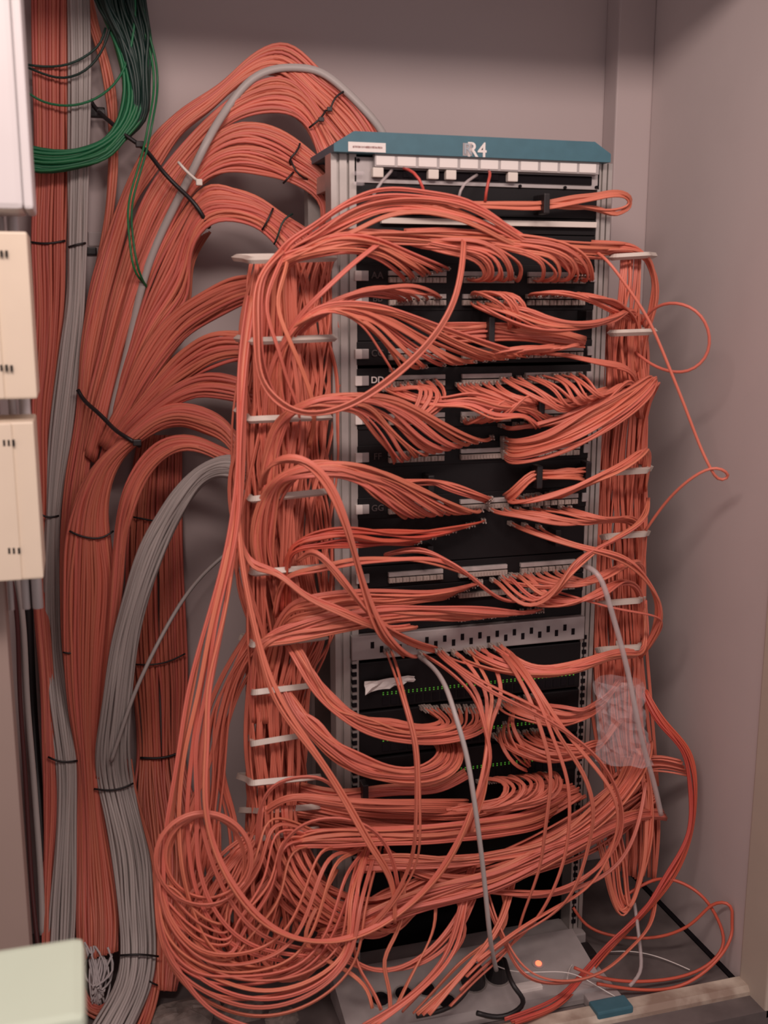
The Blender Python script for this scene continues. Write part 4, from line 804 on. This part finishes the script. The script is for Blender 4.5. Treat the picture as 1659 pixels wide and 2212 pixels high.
fan('falling long and slack outside the column rings', [(556,640,535,640,.05),(534,800,515,800,.09),(524,1000,508,1000,.11),(516,1100,502,1100,.12),(504,1200,484,1200,.13),(480,1350,436,1360,.14),(458,1480,404,1500,.15),(442,1600,378,1640,.16),(440,1720,352,1780,.17),(462,1840,338,1880,.18),(510,1950,350,1980,.19),(580,2020,420,2090,.2),(690,2050,560,2120,.2)], 6, plug=False, wander=.02, ends=('nearest the column','farthest from the column'))
fan('dropping in a long curve across the round coil', [(512,1150,508,1150,.11),(486,1330,482,1330,.14),(448,1480,456,1480,.17),(440,1600,450,1600,.19),(436,1720,446,1720,.21),(456,1830,468,1830,.22),(510,1940,520,1930,.23),(580,2010,590,2000,.23),(680,2040,680,2030,.22),(790,2020,790,2008,.20),(900,1950,890,1940,.19),(980,1850,975,1840,.2),(1040,1700,1035,1690,.19),(1056,1600,1050,1590,.15)], 2, plug=False, wander=0, jit=.001, ends=('outer','inner'))
fan('slung in an open loop from the column foot', [(516,1090,510,1090,.10),(524,1200,518,1210,.13),(560,1390,550,1395,.16),(612,1515,604,1520,.18),(680,1618,668,1624,.2),(745,1718,735,1722,.21),(810,1830,800,1835,.21),(850,1900,840,1905,.2),(860,1990,850,1990,.19)], 2, plug=False, wander=0, ends=('upper','lower'))
single('patch_cable', 'orange patch cable humped in a small arch over the lowest rings', [(556,1830,.14),(560,1760,.16),(590,1700,.18),(640,1680,.19),(700,1685,.2),(750,1740,.2)], ORANGE, R_PATCH)
single('patch_cable', 'orange patch cable arched between the lowest ring and the crossing sweeps', [(605,1900,.15),(610,1830,.18),(660,1780,.2),(730,1768,.21),(800,1790,.21),(845,1850,.2),(860,1920,.19)], ORANGE, R_PATCH)
fan('dangling across the rack foot', [(660,1880,1140,1870,.09),(640,1960,1130,1940,.15),(650,2030,1100,2000,.17),(700,2090,1040,2060,.19),(760,2140,980,2130,.21),(800,2180,900,2190,.23)], 6, plug=False, wander=.1, ends=('nearest the column','farthest from the column'))
fan('swagged across the dark opening below the sweeps', [(700,2010,690,2030,.16),(760,2070,750,2080,.18),(830,2090,830,2104,.19),(910,2060,920,2076,.19),(970,2000,990,2010,.18),(1010,1940,1030,1940,.16)], 4, plug=False, wander=.02)
fan('crossing over the power strip towards the closet floor', [(1010,1880,1030,1870,.11),(990,1960,1010,1950,.17),(960,2060,990,2040,.20),(880,2150,920,2130,.24),(780,2215,820,2215,.27)], 3, plug=False, wander=0, ends=('upper','lower'))
fan('leaning over the two black plugs', [(1100,1880,1120,1870,.11),(1085,1960,1100,1955,.16),(1050,2030,1070,2020,.19),(980,2120,1000,2110,.23),(900,2190,930,2190,.25)], 3, plug=False, wander=0, ends=('upper','lower'))
fan('swinging round the red lamp from the foot of the rack', [(1030,1890,1050,1890,.11),(1060,1980,1075,1980,.17),(1090,2050,1100,2040,.20),(1130,2105,1140,2090,.23),(1200,2130,1210,2115,.24),(1290,2110,1300,2095,.22),(1350,2060,1360,2050,.17),(1400,2000,1410,1990,.12),(1410,1930,1418,1925,.05)], 2, plug=False, wander=0, ends=('lower','upper'))
# lower far side
fan('in the bulging loop against the side wall', [(1388,1500,1396,1490,.0),(1420,1560,1436,1556,.04),(1468,1620,1486,1620,.06),(1488,1700,1504,1700,.07),(1480,1800,1496,1810,.08),(1440,1890,1456,1900,.09),(1390,1960,1400,1970,.09),(1320,2030,1330,2040,.09),(1250,2110,1260,2120,.15),(1190,2165,1205,2180,.21),(1090,2200,1120,2215,.24)], 5, m=REDDISH, plug=False, wander=.05, ends=('innermost','outermost'))
fan('reaching back from the side wall loop', [(1470,1640,1490,1680,.05),(1420,1630,1420,1668,.02),(1370,1640,1370,1680,0),(1320,1680,1320,1710,.0)], 6, m=REDDISH, plug=False, wander=.03)
fan('hanging in a narrow U below the far column', [(1280,1800,1340,1780,.04),(1300,1870,1352,1850,.07),(1322,1950,1356,1930,.09),(1345,1975,1362,1950,.10),(1375,1930,1378,1910,.10),(1402,1830,1392,1820,.09),(1404,1720,1390,1710,.06),(1390,1620,1378,1620,.02)], 8, plug=False, wander=.05, ends=('outermost','innermost'))
single('patch_cable', 'orange patch cable bowing from the lower far column under the diagonal sweeps', [(1395,1690,.09),(1375,1790,.13),(1330,1870,.15),(1240,1920,.16),(1140,1936,.16),(1060,1920,.14)], ORANGE, R_PATCH)
single('patch_cable', 'orange patch cable crossing the closet floor in a wide arc to the side wall', [(1238,1960,.0),(1270,2000,.02),(1330,2022,.05),(1420,2024,.09),(1500,1990,.13),(1545,1952,.15),(1575,1955,.17),(1582,2010,.18),(1560,2060,.2),(1480,2125,.2),(1380,2138,.19),(1290,2125,.19)], REDDISH, ngon(.0034, 8))
single('patch_cable', 'orange patch cable looping up the side wall and back along the closet floor', [(1330,1950,.08),(1400,1906,.08),(1450,1900,.08),(1510,1930,.12),(1550,1985,.15),(1562,2040,.17),(1520,2090,.18),(1420,2118,.18),(1300,2112,.18),(1240,2090,.16)], REDDISH, ngon(.0034, 8))
# far column top and loose loops on the side wall
fan('strung loose over the topmost ring of the far column', [(1278,520,1268,552,.03),(1330,522,1320,548,.05),(1372,530,1370,552,.05),(1400,566,1410,580,.03),(1410,630,1418,650,.01),(1392,720,1400,720,-.01),(1386,790,1390,800,-.02)], 5, plug=False, wander=.03, ends=('topmost','lowest'))
fan('dropping upright inside the top of the far column', [(1340,560,1388,556,.02),(1336,620,1386,620,.03),(1330,700,1378,700,.02),(1322,780,1380,780,.0),(1330,860,1390,860,-.01)], 8, plug=False, wander=.08, ends=('nearest the post','nearest the side wall'))
single('patch_cable', 'orange patch cable trailing from the top row straight down the side wall', [(1280,540,.04),(1310,562,.08),(1355,620,.10),(1400,690,.11),(1440,780,.12),(1480,880,.13),(1515,970,.14),(1535,1012,.15),(1558,1036,.15),(1572,1030,.155),(1558,1014,.16),(1530,1014,.15),(1480,1044,.12),(1430,1096,.07),(1392,1150,.03)], ORANGE, ngon(.0030, 8))
single('patch_cable', 'orange patch cable standing out in a round loop against the side wall', [(1385,700,.0),(1412,668,.05),(1455,655,.10),(1500,670,.13),(1530,715,.14),(1524,770,.13),(1488,800,.11),(1440,800,.07),(1400,782,.03),(1372,760,-.01)], ORANGE, ngon(.0030, 8))
tied('tied_cable_bunch', 'bunch of orange cable tied to the top black manager, loop sticking out past the post', [[(872,434,872,446,.03),(950,438,950,448,.04),(1050,436,1050,448,.04),(1175,432,1175,450,.04),(1240,424,1230,440,.04),(1290,420,1285,430,.04),(1330,414,1328,420,.04),(1362,424,1356,430,.03),(1364,446,1354,442,.02),(1335,462,1330,456,.02),(1290,456,1290,450,.02),(1240,448,1240,444,.03),(1180,444,1180,440,.035)]], 4, [(1175,441,.018,.042)], 12)
tied('tied_cable_bunch', 'thick bunch of orange cable strapped below the second lettered row', [[(960,700,960,735,.03),(1010,698,1010,740,.05),(1056,696,1056,738,.055),(1130,702,1130,738,.055),(1200,712,1200,742,.05),(1262,730,1262,748,.04)]], 8, [(1057,716,.026,.06)], 13)
tied('tied_cable_bunch', 'short bunch of orange cable strapped under the end of row DD', [[(1120,880,1130,900,.04),(1165,858,1165,886,.06),(1220,862,1220,884,.06),(1270,846,1270,868,.05),(1310,838,1310,850,.03)]], 5, [(1165,870,.020,.062),(1272,852,.018,.05)], 14)
PM = finish_cables(282)
o = FILL.build('patch_cable_mass', ORANGE, None, True)
tag(o, 'mass of further orange patch cables packed deep in both side columns', 'cables', None, 'stuff')
q = PM.build('plugs', PLUGM, o); q['kind'] = 'stuff'
# grey and clear hanging things
single('grey_cable', 'grey ribbed cable hanging down the middle of the rack to the black plugs', [(905,1418,.03),(935,1442,.10),(965,1490,.19),(985,1550,.24),(1005,1620,.26),(1020,1700,.27),(1034,1800,.27),(1046,1900,.26),(1056,2000,.25),(1064,2060,.22),(1072,2095,.19)], GREY, ngon(.0045, 8))
single('grey_cable', 'pale cable hanging beside the far column and the clear plastic bag', [(1262,1222,.10),(1290,1240,.13),(1318,1310,.14),(1338,1380,.14),(1358,1460,.14),(1376,1550,.14),(1392,1620,.13),(1412,1690,.12),(1428,1760,.11)], CLEARC, ngon(.0055, 8))
single('clear_tube', 'thin clear tube dropping to the closet floor behind the orange loops', [(1370,1950,.08),(1376,1990,.10),(1384,2060,.14),(1382,2100,.17),(1360,2130,.19)], CLEARC, ngon(.004, 6))
for lab, pts, m_ in (('pair of thin clear wires bending from the top sockets, nearer the post', [(846,368,.015),(838,378,.04),(822,396,.05),(806,424,.05)], CLEARC), ('thin clear wires bending from the middle top sockets', [(1030,378,.015),(1012,390,.04),(998,405,.05),(990,430,.05)], CLEARC), ('red jumper wire bending from a top socket nearer the post', [(872,364,.015),(892,372,.045),(908,392,.055),(918,425,.05)], REDDISH), ('red jumper wire hanging straight from a middle top socket', [(1056,370,.015),(1058,380,.045),(1052,405,.05),(1048,435,.045)], REDDISH)):
    single('jumper_wire', lab, pts, m_, ngon(.0028, 6), cat='wire')
# clear plastic bag by the far column
V = []; F = []; rg = random.Random(4); nn = 16
for j in range(14):
    v = j/13; cy_ = 1470+v*175; cx_ = 1336+v*12; rw = 52-6*math.sin(v*3)+4*v
    for k in range(nn):
        a_ = 2*PI*k/nn; q_ = 1+rg.uniform(-.18, .14)
        c = P(cx_+rw*math.cos(a_)*q_, cy_+rg.uniform(-3, 3), .11)
        V.append((c[0], c[1]+.03*math.sin(a_)*q_, c[2]))
for j in range(13):
    for k in range(nn): F.append((j*nn+k, j*nn+(k+1) % nn, (j+1)*nn+(k+1) % nn, (j+1)*nn+k))
F.append(tuple(range(13*nn, 14*nn)))
o = mesh_obj('plastic_bag', V, F, CLEAR); tag(o, 'crumpled clear plastic bag hung beside the far column, catching bright glints', 'bag')
print('PATCH', len(CAB), 'objects', len(bpy.data.objects))
